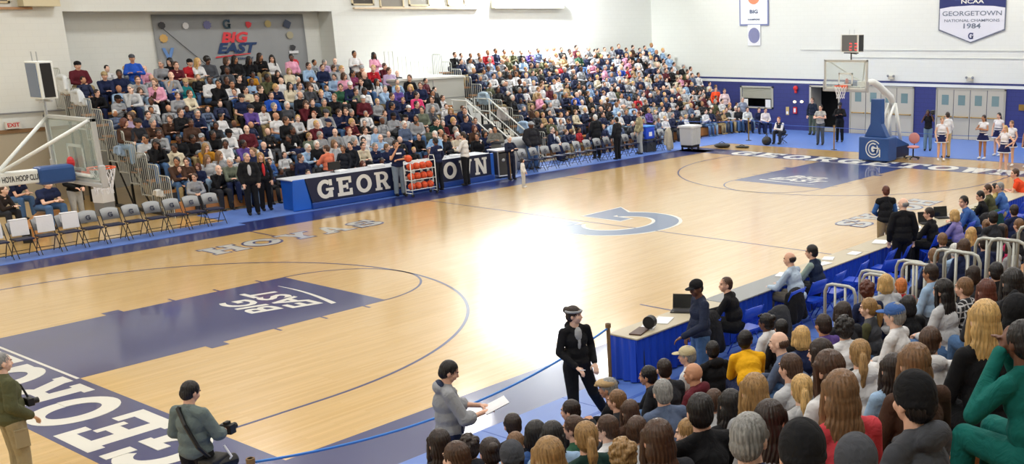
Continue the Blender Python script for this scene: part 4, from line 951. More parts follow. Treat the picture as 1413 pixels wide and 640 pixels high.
def body_mesh(J, H, vox, hands=True, bust=0):
    mb = MB(); head_shapes(mb, H)
    mb.cap(J['neck']+V3(0, 0, -.03), .062, H @ V3(0, -.015, -.06), .054, 12)
    mb.cap(J['neck']+V3(0, 0, -.07), .06, J['chest'], .095, 12); mb.cap(J['chest'], .095, J['hip'], .1, 12)
    for q, s in (('L', -1), ('R', 1)):
        mb.cap(J['neck']+V3(0, 0, -.06), .035, J['sh'+q]+V3(0, 0, -.012), .038, 10)
        mb.cap(J['sh'+q]+V3(0, 0, -.01), .04, J['el'+q], .036, 10); mb.cap(J['el'+q], .036, J['wr'+q], .027, 10)
        hand_shapes(mb, J['wr'+q], J['el'+q], s, .5, .0105 if vox > .008 else .0095)
        mb.cap(J['hp'+q], .09, J['kn'+q], .058, 10); mb.cap(J['kn'+q], .056, J['kn'+q].lerp(J['an'+q], .35), .057, 10); mb.cap(J['kn'+q].lerp(J['an'+q], .35), .057, J['an'+q], .036, 10)
    me = fuse(mb, vox, 1 if vox < .012 else 2, 'body', [M['skin'], M['eye'], M['lip'], M['brow'], M['eyewhite']])
    Hi = H.inverted(); mi = []
    for po in me.polygons:
        c = Hi @ po.center; k = 0
        if c.y > .05 and abs(c.x) < .06 and -.09 < c.z < .05:
            ex = abs(c.x)-.031; ez = c.z-.0
            if ex*ex/(.0125**2)+ez*ez/(.0062**2) < 1: k = 1 if abs(ex) < .0062 else 4
            elif (c.x/.023)**2+((c.z+.066)/.0085)**2 < 1 and c.y > .07: k = 2
            elif abs(ex) < .017 and abs(c.z-.021) < .0042+.001: k = 3
        mi.append(k)
    me.polygons.foreach_set('material_index', mi); return me
def top_mesh(J, vox, kind='long', hood=False, vest=False, d=.018, hem=.0, skirt=False):
    mb = MB(); up = (J['chest']-J['hip']).normalized()
    ns = J['neck']+V3(0, -.008, -.03)
    mb.cap(ns, .064+d*.6, J['chest']+V3(0, 0, -.02), .118+d, 12); mb.ell(tuple(J['chest']+V3(0, .0, -.03)), (.152+d*.7, .112+d, .15), 16)
    mb.ell(tuple(J['chest'].lerp(J['hip'], .55)), (.15+d, .118+d, .16), 16); mb.ell(tuple(J['hip']+up*.02), (.165+d, .13+d, .1+hem), 16)
    for q, s in (('L', -1), ('R', 1)):
        mb.cap(J['neck']+V3(s*.025, -.005, -.035), .036+d, J['sh'+q]+V3(0, 0, -.006), .044+d*.8, 10)
        if vest or kind == 'none': mb.cap(J['sh'+q], .046+d*.8, J['sh'+q].lerp(J['el'+q], .12), .046+d*.8, 10); continue
        e = .4 if kind == 'short' else 1
        mb.cap(J['sh'+q], .046+d*.8, J['sh'+q].lerp(J['el'+q], e), (.046 if e < 1 else .04)+d*.9, 10)
        if kind == 'long': mb.cap(J['el'+q], .04+d*.9, J['el'+q].lerp(J['wr'+q], .93), .029+d*.8, 10)
        if kind == 'push': mb.cap(J['el'+q], .045+d, J['el'+q].lerp(J['wr'+q], .25), .042+d*1.3, 10)
    if hood:
        mb.ell(tuple(J['neck']+V3(0, -.085, -.01)), (.112, .058, .07), 14); mb.cap(J['neck']+V3(-.08, -.02, -.02), .04, J['neck']+V3(-.03, .09, -.08), .03, 8); mb.cap(J['neck']+V3(.08, -.02, -.02), .04, J['neck']+V3(.03, .09, -.08), .03, 8)
    if hem > .15:
        pass
    return fuse(mb, vox, 3, 'top', [M['cloth']])
def sleeves_mesh(J, vox, kind='long', d=.014):
    mb = MB()
    for q in 'LR':
        mb.cap(J['sh'+q], .05+d, J['el'+q], .045+d, 10)
        mb.cap(J['el'+q], .044+d, J['el'+q].lerp(J['wr'+q], .93), .03+d, 10)
    return fuse(mb, vox, 3, 'sleeves', [M['cloth']])
def legs_mesh(J, vox, d=.018):
    mb = MB(); mb.ell(tuple(J['hip']), (.165+d*.5, .125+d*.5, .11), 14)
    for q in 'LR':
        mb.cap(J['hp'+q], .09+d, J['kn'+q], .06+d, 10); mb.cap(J['kn'+q], .06+d, J['kn'+q].lerp(J['an'+q], .96), .05+d, 10)
    return fuse(mb, vox, 3, 'trousers', [M['cloth']])
def skirt_mesh(J, vox):
    mb = MB(); h = J['hip']; n = 24; vs = []; fs = []
    for z, r in ((.1, .15), (.0, .18), (-.2, .25)):
        for k in range(n*2):
            a = math.pi*k/n; rr = r*(1+(.06 if k % 2 and z < 0 else 0)); vs.append((h.x+rr*math.cos(a), h.y+rr*.85*math.sin(a), h.z+z))
    for j in range(2):
        for k in range(n*2): a = j*n*2+k; b = j*n*2+(k+1) % (n*2); fs.append((a, b, b+n*2, a+n*2))
    mb.add(vs, fs); me = mb.mesh('skirt', True); me.materials.append(M['cloth']); return me
def shoes_mesh(J, m, side):
    mb = MB()
    for q in side:
        a = J['an'+q]; d = V3(0, 1, 0)
        mb.ell((a.x, a.y+.055, a.z-.045), (.048, .135, .042), 12); mb.ell((a.x, a.y, a.z-.02), (.045, .055, .06), 10)
    me = fuse(mb, .016, 1, 'shoes', [m]); return me
HC = {}
def hair_mesh(style, lod):
    k = (style, lod)
    if k in HC: return HC[k]
    mb = MB(); vox = {0: .0065, 1: .012, 2: .02}[lod]; e = mb.ell
    base = lambda g=0: (e((0, -.024, .024), (.084+g, .098+g, .1+g), 18), e((0, -.05, -.02), (.079+g, .07+g, .085+g), 16))
    if style == 'short': base(); [mb.cap((s*.074, .015, .03), .012, (s*.078, .01, -.012), .008, 6) for s in (-1, 1)]
    elif style == 'buzz': e((0, -.02, .02), (.079, .094, .097), 18); e((0, -.045, -.02), (.075, .066, .08), 14)
    elif style == 'fringe': e((0, -.042, -.008), (.083, .075, .062), 16)
    elif style == 'long':
        base(.006); e((0, -.062, -.07), (.098, .062, .12), 16); e((0, -.078, -.2), (.11, .048, .15), 16); e((0, -.085, -.3), (.1, .035, .09), 14)
        for s in (-1, 1): mb.cap((s*.072, .018, .04), .026, (s*.085, .02, -.12), .026, 8); mb.cap((s*.085, .02, -.12), .028, (s*.09, .0, -.24), .02, 8)
    elif style == 'bob':
        base(.008); e((0, -.05, -.06), (.1, .075, .1), 16)
        for s in (-1, 1): mb.cap((s*.075, .02, .04), .026, (s*.085, .022, -.09), .03, 8)
    elif style == 'pony':
        base(.002); mb.cap((0, -.1, .015), .03, (0, -.135, .0), .026, 8); mb.cap((0, -.135, .0), .032, (0, -.15, -.1), .042, 8); mb.cap((0, -.15, -.1), .042, (0, -.135, -.24), .018, 8)
    elif style == 'bun': base(.002); e((0, -.115, .06), (.048, .045, .045), 12)
    elif style == 'curly':
        rr = random.Random(3); base(.006)
        for i in range(70):
            a = rr.uniform(0, 6.28); t = rr.uniform(0, 2.1); x, y, z = .085*math.sin(t)*math.cos(a), -.025+.1*math.sin(t)*math.sin(a), .02+.105*math.cos(t)
            if y > .045 and z < .06: continue
            e((x, y, z), (.024,)*3, 8)
    elif style == 'afro': e((0, -.03, .035), (.112, .118, .118), 18)
    elif style == 'braids':
        base(.004)
        for i in range(9): a = -2.4+4.8*i/8; x, y = .085*math.sin(a), -.03-.08*math.cos(a); mb.cap((x, y, 0), .02, (x*1.05, y-.02, -.24), .013, 6)
    me = fuse(mb, vox, 1, 'hair_'+style, [M['hair']])
    if lod == 0:
        for v in me.vertices:     # locks of hair
            a = math.atan2(v.co.x, -(v.co.y+.02)); w_ = math.sin(a*26+3*math.sin(v.co.z*18))+.5*math.sin(a*57+v.co.z*30)
            n = Vector((v.co.x, v.co.y+.02, 0)); n = n.normalized() if n.length > 1e-4 else n
            v.co += n*(.0035*w_*min(1, n.length))
    HC[k] = me; return me
def hat_mesh(kind, lod):
    k = (kind, lod, 'hat')
    if k in HC: return HC[k]
    mb = MB(); vox = {0: .007, 1: .012, 2: .02}[lod]
    if kind == 'cap':
        mb.ell((0, -.014, .045), (.09, .107, .078), 18); mb.ell((0, -.014, .03), (.092, .109, .03), 18)
        mb.ell((0, .11, .028), (.068, .075, .011), 14); mb.ell((0, -.014, .122), (.01, .01, .006), 8)
    elif kind == 'flatcap':
        mb.ell((0, .01, .06), (.1, .125, .045), 18); mb.ell((0, -.01, .045), (.092, .108, .04), 18); mb.ell((0, .1, .04), (.07, .05, .012), 12)
    elif kind == 'beanie':
        mb.ell((0, -.018, .035), (.091, .11, .107), 20); mb.ell((0, -.03, .0), (.092, .1, .05), 18); mb.cap((0, -.1, -.03), .03, (0, -.1, .0), .03, 8)
    elif kind == 'headband':
        n = 24; mb.tube([(.086*math.cos(2*math.pi*i/n), -.014+.104*math.sin(2*math.pi*i/n), .05) for i in range(n)], .018, 6, close=True)
    elif kind == 'hood':
        mb.ell((0, -.035, .02), (.108, .108, .125), 20); mb.ell((0, -.05, -.08), (.115, .09, .1), 16)
        for s in (-1, 1): mb.cap((s*.088, .03, .05), .024, (s*.092, .03, -.1), .03, 8)
        mb.cap((-.088, .03, .05), .024, (0, .045, .13), .024, 8); mb.cap((.088, .03, .05), .024, (0, .045, .13), .024, 8)
    me = fuse(mb, vox, 2, kind, [M['cloth']]); HC[k] = me; return me
MC = {}
def cached(key, fn):
    if key not in MC: MC[key] = fn()
    return MC[key]
VOX = {0: (.0075, .012), 1: (.011, .016), 2: (.017, .018)}
def person(loc, face, pose, pkey, hy=0, hp=0, hair='short', hc='brown', top='navy', kind='long', legs='denim', skin='l', hat=None, hatc='black', hood=False, vest=None, scale=1, lod=1,
           label='', group=None, top_name='sweater', shoes='shoe', skirt=False, name='person', d=.018, hem=0, bare=False, tilt=0, wide=1):
    H = head_matrix(pose['head'], hy, hp)
    o = bpy.data.objects.new(name, cached((pkey, hy, hp, lod, 'b'), lambda: body_mesh(pose, H, VOX[lod][0]))); C.objects.link(o)
    o.location = loc; o.rotation_euler = (0, 0, math.radians(face)-math.pi/2); o.scale = (scale*wide, scale, scale); o.color = srgb(SKIN[skin])
    tag(o, label, 'person', group)
    def ch(nm, me, c, hd=False):
        q = bpy.data.objects.new(nm, me); C.objects.link(q); q.parent = o
        if hd: q.matrix_local = H
        if c: q.color = srgb(c)
        return q
    hm = {0: 0, 1: 1, 2: 2}[lod]
    if hair and hair != 'bald' and hat not in ('hood',): ch('hair', hair_mesh(hair, hm), HAIR[hc], True)
    if hat: ch({'flatcap': 'cap'}.get(hat, hat), hat_mesh(hat, hm), COL.get(hatc, hatc), True)
    v = VOX[lod][1]
    ch(top_name, cached((pkey, lod, 't', kind, hood, bool(vest), d, hem), lambda: top_mesh(pose, v, kind, hood, bool(vest), d, hem)), COL.get(top, top))
    if vest: ch('shirt', cached((pkey, lod, 's', kind), lambda: sleeves_mesh(pose, v, kind)), COL.get(vest, vest))
    if skirt: ch('skirt', cached((pkey, 'k'), lambda: skirt_mesh(pose, v)), COL.get(legs, legs))
    elif legs: ch('trousers', cached((pkey, lod, 'l'), lambda: legs_mesh(pose, v)), COL.get(legs, legs))
    sh = {'shoe': M['shoe'], 'white': M['whiteshoe']}[shoes]
    for q_ in 'LR': ch('shoe', cached((pkey, 'sh', shoes, q_), lambda: shoes_mesh(pose, sh, q_)), None)
    return o
SIT = {'lap': sit_pose(6, 'lap'), 'lean': sit_pose(30, 'lean', .15), 'clap': sit_pose(10, 'clap'), 'chin': sit_pose(24, 'chin'), 'face': sit_pose(14, 'face'), 'desk': sit_pose(14, 'desk'), 'cross': sit_pose(4, 'cross'), 'lap2': sit_pose(18, 'lap', .08), 'lean2': sit_pose(22, 'lean', .1)}
def an(w): return ('an ' if w[0] in 'aeiou' else 'a ')+w
def cn(c): return CNAME.get(c, c)
HL = {'short': 'short', 'buzz': 'cropped', 'fringe': 'thinning', 'long': 'long', 'bob': 'bobbed', 'pony': 'ponytailed', 'bun': 'bunned', 'curly': 'curly', 'afro': 'afro', 'braids': 'braided'}
HN = {'lbrown': 'light brown', 'dblond': 'dark blond', 'dark': 'dark'}
def hdesc(hair, hc, hat, hatc):
    if hat == 'hood': return 'raised hood'
    if hat: return '%s %s' % (cn(hatc), 'cap' if hat in ('cap', 'flatcap') else hat)
    if hair == 'bald' or not hair: return 'bald head'
    return '%s %s hair' % (HL[hair], HN.get(hc, hc))
# ------------------------------------------------------------------ first far bank: (px, py of head, top, hair style+colour, extras)
def seat(px, py, rows, yf, rd, rise, sgn, hz, off=.17, prow=None):
    best = None
    for i in (range(rows) if prow is None else [prow]):
        y = yf+sgn*(i*rd+off); p = on(1, y, px, py); e = abs(p.z-(hz+rise*i))
        if best is None or e < best[0]: best = (e, i, p)
    return best
# a spec: head pixel x, y; top; hair; [skin]; [hat:colour]; [garment]; [s = standing]
A1 = """107,88 maroon short.dark l cap:black|144,103 navy short.brown l cap:khaki|164,99 navy bun.black d|182,80 royal short.grey m cap:dgrey s|199,95 pink bald.grey p|190,110 grey short.brown l|180,122 lgrey short.grey p|193,125 white bob.brown l|134,128 black short.dark l|163,136 grey short.black d cap:black hood
208,139 white short.brown d|234,85 black long.black l|222,88 grey short.grey l|243,90 maroon short.brown l|262,86 red short.black l cap:black short|273,84 white long.blond p|286,80 dgrey afro.black d|313,83 black bob.brown l|236,104 grey bald.grey p|213,112 pink short.lbrown p|214,120 brown short.brown l|235,117 royal short.blond l vest|256,113 teal short.grey l cap:tan|289,110 white short.black d|301,115 black short.black t|245,132 grey short.brown l|262,129 cream short.brown l|312,106 black short.black d
324,80 black long.black t|344,82 black long.black d|359,78 black long.dark t|375,79 white long.black l|402,79 pink bun.black d|426,89 lblue short.dark l|313,95 dgrey short.black d|330,108 black short.black p|349,103 mustard short.black d|369,104 olive short.black d|383,101 black long.dark l|399,98 cream bob.dblond p|388,111 white bald.grey p|347,113 lblue short.dark d|320,116 white short.black t|359,122 black short.brown p|323,126 blue short.brown l|339,124 cream short.dark l|400,118 cream long.black l|413,116 lgrey short.brown l|427,118 olive short.brown l|374,131 royal short.dark l|333,132 navy short.dark l cap:char short|354,134 black short.brown l|378,143 black short.grey p|396,141 dgrey short.white p|381,120 navy short.blond l|414,131 black bald.grey l|422,143 maroon bob.brown l
445,93 navy short.brown l|448,86 lilac short.grey p|462,84 grey bald.grey p|461,94 grey short.brown l|472,95 lgrey short.blond p|489,74 white short.black t vest s|516,76 pink long.black d s|461,106 lblue short.dark l|475,105 pink bob.brown l|487,101 plum short.black t|499,94 brown short.grey l cap:grey|515,94 red short.blond p|503,103 black bald.grey p|520,113 white long.black t hood|537,97 lilac short.brown l|531,91 maroon short.brown l|470,120 green short.dark l|483,117 navy short.grey l cap:white|498,112 grey short.brown l|491,126 camo short.brown l|503,122 white short.black d|531,120 lblue short.grey p|501,134 maroon short.grey l cap:white|428,120 dgrey bob.brown l|443,128 navy short.blond l|461,134 black short.lbrown l|447,139 olive short.grey l|431,141 black short.brown p|521,140 grey short.blond p
548,101 dgrey bald.grey p|565,107 black short.brown l|566,118 navy bob.blond l|580,117 navy short.brown l|532,122 white short.white p|549,122 purple short.blond l|575,129 hotpink short.dark l|597,127 black short.black t|611,135 white short.brown l|541,132 navy short.brown l|541,142 navy short.black t|556,138 navy short.lbrown l|575,140 navy short.black l|596,137 grey short.brown l|597,150 dgrey short.grey l|582,151 camo short.dark l|564,149 navy short.grey l cap:white|543,160 grey short.black d cap:black|560,162 lgrey short.grey l cap:black|574,163 grey short.dark t|622,153 navy bob.dblond l|641,152 navy short.brown l|626,166 black short.blond l|603,166 dgreen short.black l|611,170 maroon short.grey p|643,163 navy short.brown l
180,158 lilac bob.brown l|204,156 navy short.black l|172,169 brown bob.auburn l|190,169 char short.brown m cap:char|211,169 brown short.grey l|234,164 brown short.brown l|249,153 black short.brown l|200,189 lgrey short.black t|219,184 grey short.black d|215,198 black long.black d hood|240,203 cream short.black d hood|246,191 black short.black d|272,153 navy short.grey l|263,166 brown short.black d|305,161 white short.black t|298,173 char short.black d|346,149 purple short.brown l cap:char|340,176 maroon bald.grey p|363,146 white short.black t|266,191 black short.black d|294,186 black short.black d|316,183 white short.black d cap:black|311,197 white short.black d|336,198 purple short.black d|348,208 navy short.lbrown l|364,200 navy bald.grey p vest|284,203 mustard long.dblond l|303,214 grey long.lbrown l|278,189 grey short.grey m cap:grey
381,160 white bald.dark m short|395,166 black short.brown m|411,163 lgrey short.blond p|433,158 white short.red p|437,171 maroon short.blond l|450,155 grey short.dark l cap:dgrey|453,168 navy short.grey l cap:navy|462,181 grey bald.grey p|468,155 navy short.brown l|477,153 navy short.brown l|427,188 camo short.dblond l|442,186 grey short.grey l|461,194 lgrey bob.lbrown l|425,201 lblue short.white p|437,198 black short.white p|404,179 black short.black d|398,191 black short.black d vest
485,155 black short.grey l|486,168 maroon short.blond l|503,169 black short.grey p|531,156 grey short.brown l|558,171 slate short.white p|575,171 grey short.dark t|482,180 lgrey short.red l|504,180 white short.brown l|501,190 white short.black p|518,179 lblue short.grey l|525,190 lblue bald.grey p|536,185 grey bald.grey p|578,188 black short.dark l|489,193 navy short.grey l|501,201 cream short.black l|518,202 navy short.grey l|534,199 navy short.lbrown l
656,166 navy short.brown l|655,177 brown bob.auburn l|608,179 white fringe.dark m|603,194 black short.black t cap:black|614,189 char short.brown t|623,193 grey short.brown l|629,177 maroon short.grey p|632,187 cream short.white l|658,185 black short.dark m|669,184 navy bob.black t|677,181 grey short.white p|663,197 navy short.white p|590,178 camo short.black l|601,166 dgreen short.black l
247,233 navy short.brown l vest|268,244 grey short.brown l|243,218 brown short.black t|257,223 brown short.brown l|273,230 navy bob.auburn l|301,229 black bald.grey p|317,223 camo short.white l|331,240 white short.black d|338,226 navy short.dark l|388,236 char short.black d|403,229 black short.black d|286,219 lgrey long.lbrown l|415,215 navy short.brown l|372,222 blue short.brown l"""
GARM = {'hood': 'hooded sweatshirt', 'vest': 'vest', 'short': 't-shirt', '': 'top'}
specs = []
taken = {}
for it in A1.replace('\n', '|').split('|'):
    it = it.strip()
    if not it: continue
    xy, top, hr, *ex = it.split(); px, py = map(float, xy.split(','))
    st = 's' in ex; hair, hc = hr.split('.')
    hat = hatc = None
    for e in ex:
        if ':' in e: hat, hatc = e.split(':')
    hood = 'hood' in ex
    e, i, p = seat(px, py, 11, YF, RD, RISE, 1, 1.66 if st else 1.2)
    if st: pass
    key = [q for q in taken.get(i, []) if abs(q-p.x) < .36]
    if key:   # a neighbour already sits here: take the row whose height fits next best
        for j in (i+1, i-1):
            if 0 <= j < 11:
                p2 = on(1, YF+j*RD+.17, px, py)
                if abs(p2.z-(1.2+RISE*j)) < .3 and not [q for q in taken.get(j, []) if abs(q-p2.x) < .36]: i, p = j, p2; break
        else: p = p.copy()
    taken.setdefault(i, []).append(p.x)
    sk = next((q for q in ex if q in SKIN), 'l')
    specs.append(dict(px=px, py=py, row=i, x=p.x, z=p.z, top=top, hair=hair, hc=hc, skin=sk, hat=hat, hatc=hatc, hood=hood, vest='vest' in ex, short='short' in ex, st=st))
# unique labels from looks first, then row, then a neighbour
def look(s):
    g = 'hooded top' if s['hood'] else 'vest' if s['vest'] else 't-shirt' if s['short'] else 'top'
    return '%s %s %s' % ('standing' if s['st'] else 'seated', cn(s['top']), g), hdesc(s['hair'], s['hc'] if s['hair'] != 'bald' else '', s['hat'], s['hatc'])
used = {}
for s in specs:
    a, b = look(s); s['l0'] = '%sspectator in %s with %s' % ('standing ' if s['st'] else '', ' '.join(a.split()[1:]), b)
rows_ = {}
for s in specs: rows_.setdefault(s['row'], []).append(s)
for r_ in rows_.values(): r_.sort(key=lambda s: s['x'])
from collections import Counter
c0 = Counter(s['l0'] for s in specs)
RN = ['front', 'second', 'third', 'fourth', 'fifth', 'sixth', 'seventh', 'eighth', 'ninth', 'tenth', 'top']
def nb(s, d):
    r_ = rows_[s['row']]; k = r_.index(s)+d
    return r_[k] if 0 <= k < len(r_) else None
def sideword(s, d):
    n = nb(s, d); side = 'right' if d < 0 else 'left'
    return '%s of one in %s' % (side, cn(n['top'])) if n else 'at the row end'
for s in specs:
    s['l1'] = s['l0']+', %s row of the first bank' % RN[s['row']] if c0[s['l0']] > 1 else s['l0']+' on the first far bank'
c1 = Counter(s['l1'] for s in specs)
for s in specs: s['l2'] = '%s, %s row, %s' % (s['l0'], RN[s['row']], sideword(s, -1)) if c1[s['l1']] > 1 else s['l1']
c2 = Counter(s['l2'] for s in specs)
for s in specs: s['l3'] = '%s, %s row, between %s and %s' % (s['l0'], RN[s['row']], cn(nb(s, -1)['top']) if nb(s, -1) else 'the rail', cn(nb(s, 1)['top']) if nb(s, 1) else 'the gap') if c2[s['l2']] > 1 else s['l2']
c3 = Counter(s['l3'] for s in specs); seen = Counter()
for s in specs:
    if c3[s['l3']] > 1: k = 'left' if seen[s['l3']] == 0 else 'right'; seen[s['l3']] += 1; s['l3'] += ', %s one' % k
    s['label'] = s['l3'] if len(s['l3'].split()) <= 16 else s['l3'].replace(' of one in ', ' of ')
posl = ['lap', 'lean', 'clap', 'chin', 'lap2', 'lap', 'lean2']
TOPN = {'hood': 'hoodie'}
ST0 = stand_pose(); ST1 = stand_pose(elL=(-.25, .06, 1.15), wrL=(.06, .2, 1.18), elR=(.25, .06, 1.15), wrR=(-.06, .22, 1.2))
for s in specs:
    pk = R.choice(posl); hy = R.choice((-35, 0, 35)) if not s['st'] else 0; face = -90+R.uniform(-18, 18)-8
    P = ST1 if s['st'] else SIT[pk]; pk = 'st1' if s['st'] else pk
    hl = P['head']; a = math.radians(face)
    y = YF+s['row']*RD+.17; z0 = RISE*s['row']
    sc_ = max(.82, min(1.12, (s['z']-z0)/hl.z)); fy = hl.y*sc_
    loc = (s['x']-fy*math.cos(a), y-fy*math.sin(a)*1.0, s['z']-hl.z*sc_)
    if not s['st']: loc = (loc[0], max(loc[1], y-.04) if False else loc[1], z0 if abs(loc[2]-z0) < .12 else loc[2])
    bare = s['short']
    person(loc, face, P, pk, hy, 8 if hy else 0, s['hair'] if s['hair'] != 'bald' else (None if R.random() < .5 else 'fringe'), s['hc'] if s['hc'] in HAIR else 'grey', s['top'], 'short' if bare else 'long',
           R.choice(['denim', 'black', 'char', 'navy', 'denim', 'khaki', 'ldenim']), s['skin'], s['hat'], s['hatc'] or 'black', s['hood'], 'white' if s['vest'] else None, sc_, 2, s['label'], 'spectators on the first far bank',
           'hoodie' if s['hood'] else 'vest' if s['vest'] else 't_shirt' if bare else 'sweater', wide=1.12 if s['px'] == 107 else 1)
N_LEFT = len(specs)
# ------------------------------------------------------------------ second far bank and the rest of the first: one uncounted crowd
def crowd():
    base = []
    for pk in ('lap', 'lean', 'clap', 'cross'):
        P = SIT[pk]; H = head_matrix(P['head'], 0, 4); mb = MB()
        mb.ell((0, -.01, -.01), (.078, .095, .118), 8, H); hd = (len(mb.v), len(mb.f)); nf = {}
        nf['skin0'] = len(mb.f)
        for q in 'LR': mb.ell(tuple(P['wr'+q]+(P['wr'+q]-P['el'+q]).normalized()*.05), (.04, .04, .035), 6)
        nf['skin'] = len(mb.f)
        mb.ell((0, -.03, .025), (.088, .096, .1), 8, H); nf['hair'] = len(mb.f)
        mb.cap(P['neck']+V3(0, 0, -.06), .08, P['chest'], .135, 8); mb.ell(tuple(P['chest'].lerp(P['hip'], .3)), (.17, .13, .22), 8); mb.ell(tuple(P['hip']), (.18, .15, .14), 8)
        for q in 'LR': mb.cap(P['neck']+V3(0, 0, -.06), .05, P['sh'+q], .062, 6); mb.cap(P['sh'+q], .062, P['el'+q], .055, 6); mb.cap(P['el'+q], .06, P['wr'+q], .045, 6)
        nf['top'] = len(mb.f)
        for q in 'LR': mb.cap(P['hp'+q], .1, P['kn'+q], .075, 6); mb.cap(P['kn'+q], .075, P['an'+q], .06, 6); mb.ell(tuple(P['an'+q]+V3(0, .06, -.05)), (.05, .13, .045), 6)
        base.append((mb, nf))
    out = MB(); cols = []
    tops = [('navy', 34), ('white', 17), ('grey', 14), ('black', 14), ('maroon', 7), ('red', 3), ('lblue', 5), ('slate', 6), ('lgrey', 10), ('cream', 4), ('tan', 3), ('olive', 3), ('pink', 2), ('purple', 1), ('royal', 1), ('char', 5), ('brown', 3), ('green', 1), ('orange', 1)]
    bag_ = [c for c, n in tops for _ in range(n)]; hs = ['brown', 'dark', 'black', 'lbrown', 'grey', 'white', 'blond', 'dblond', 'brown', 'dark']; rr = random.Random(21)
    def addp(loc, face, sc_=1):
        mb, nf = rr.choice(base); Mx = Matrix.Translation(loc) @ Matrix.Rotation(math.radians(face)-math.pi/2, 4, 'Z') @ Matrix.Scale(sc_, 4)
        out.add(mb.v, mb.f, Mx); sk = srgb(SKIN[rr.choice('llmpplltd')]); hr = srgb(HAIR[rr.choice(hs)]); tp = srgb(COL[rr.choice(bag_)]); lg = srgb(COL[rr.choice(['denim', 'black', 'char', 'khaki', 'navy', 'ldenim', 'dgrey'])])
        if rr.random() < .1: hr = sk
        for fi in range(len(mb.f)): cols.append(sk if fi < nf['skin'] else hr if fi < nf['hair'] else tp if fi < nf['top'] else lg)
    for i in range(11):
        x = 9.4+rr.uniform(0, .3)
        while x < 23.3:
            if rr.random() < .94: addp((x, YF+i*RD+.17, RISE*i), -90+rr.uniform(-30, 25), rr.uniform(.9, 1.08))
            x += rr.uniform(.46, .56)
    # seats of the first bank not taken by the people built singly
    for i in range(11):
        xe = 7.1 if i < 8 else 4.9
        if i < 2: xe = 6.6
        x = -5.6
        while x < xe:
            if not [q for q in taken.get(i, []) if abs(q-x) < .5] and rr.random() < .9:
                addp((x, YF+i*RD+.2, RISE*i), -90+rr.uniform(-25, 20), rr.uniform(.9, 1.0)); x += .3
            x += .26
    me = out.mesh('crowd', True); ca = me.color_attributes.new('tone', 'FLOAT_COLOR', 'CORNER'); buf = []
    for po in me.polygons:
        for _ in po.loop_indices: buf += list(cols[po.index])
    ca.data.foreach_set('color', buf)
    m, nt, p = node_mat('crowd_clothing'); an_ = nt.nodes.new('ShaderNodeVertexColor'); an_.layer_name = 'tone'; nt.links.new(an_.outputs[0], p.inputs['Base Color']); p.inputs['Roughness'].default_value = .8
    o = link('spectator_crowd', me, None, m); tag(o, 'packed rows of distant spectators filling the second far bank', 'crowd', None, 'stuff')
crowd()
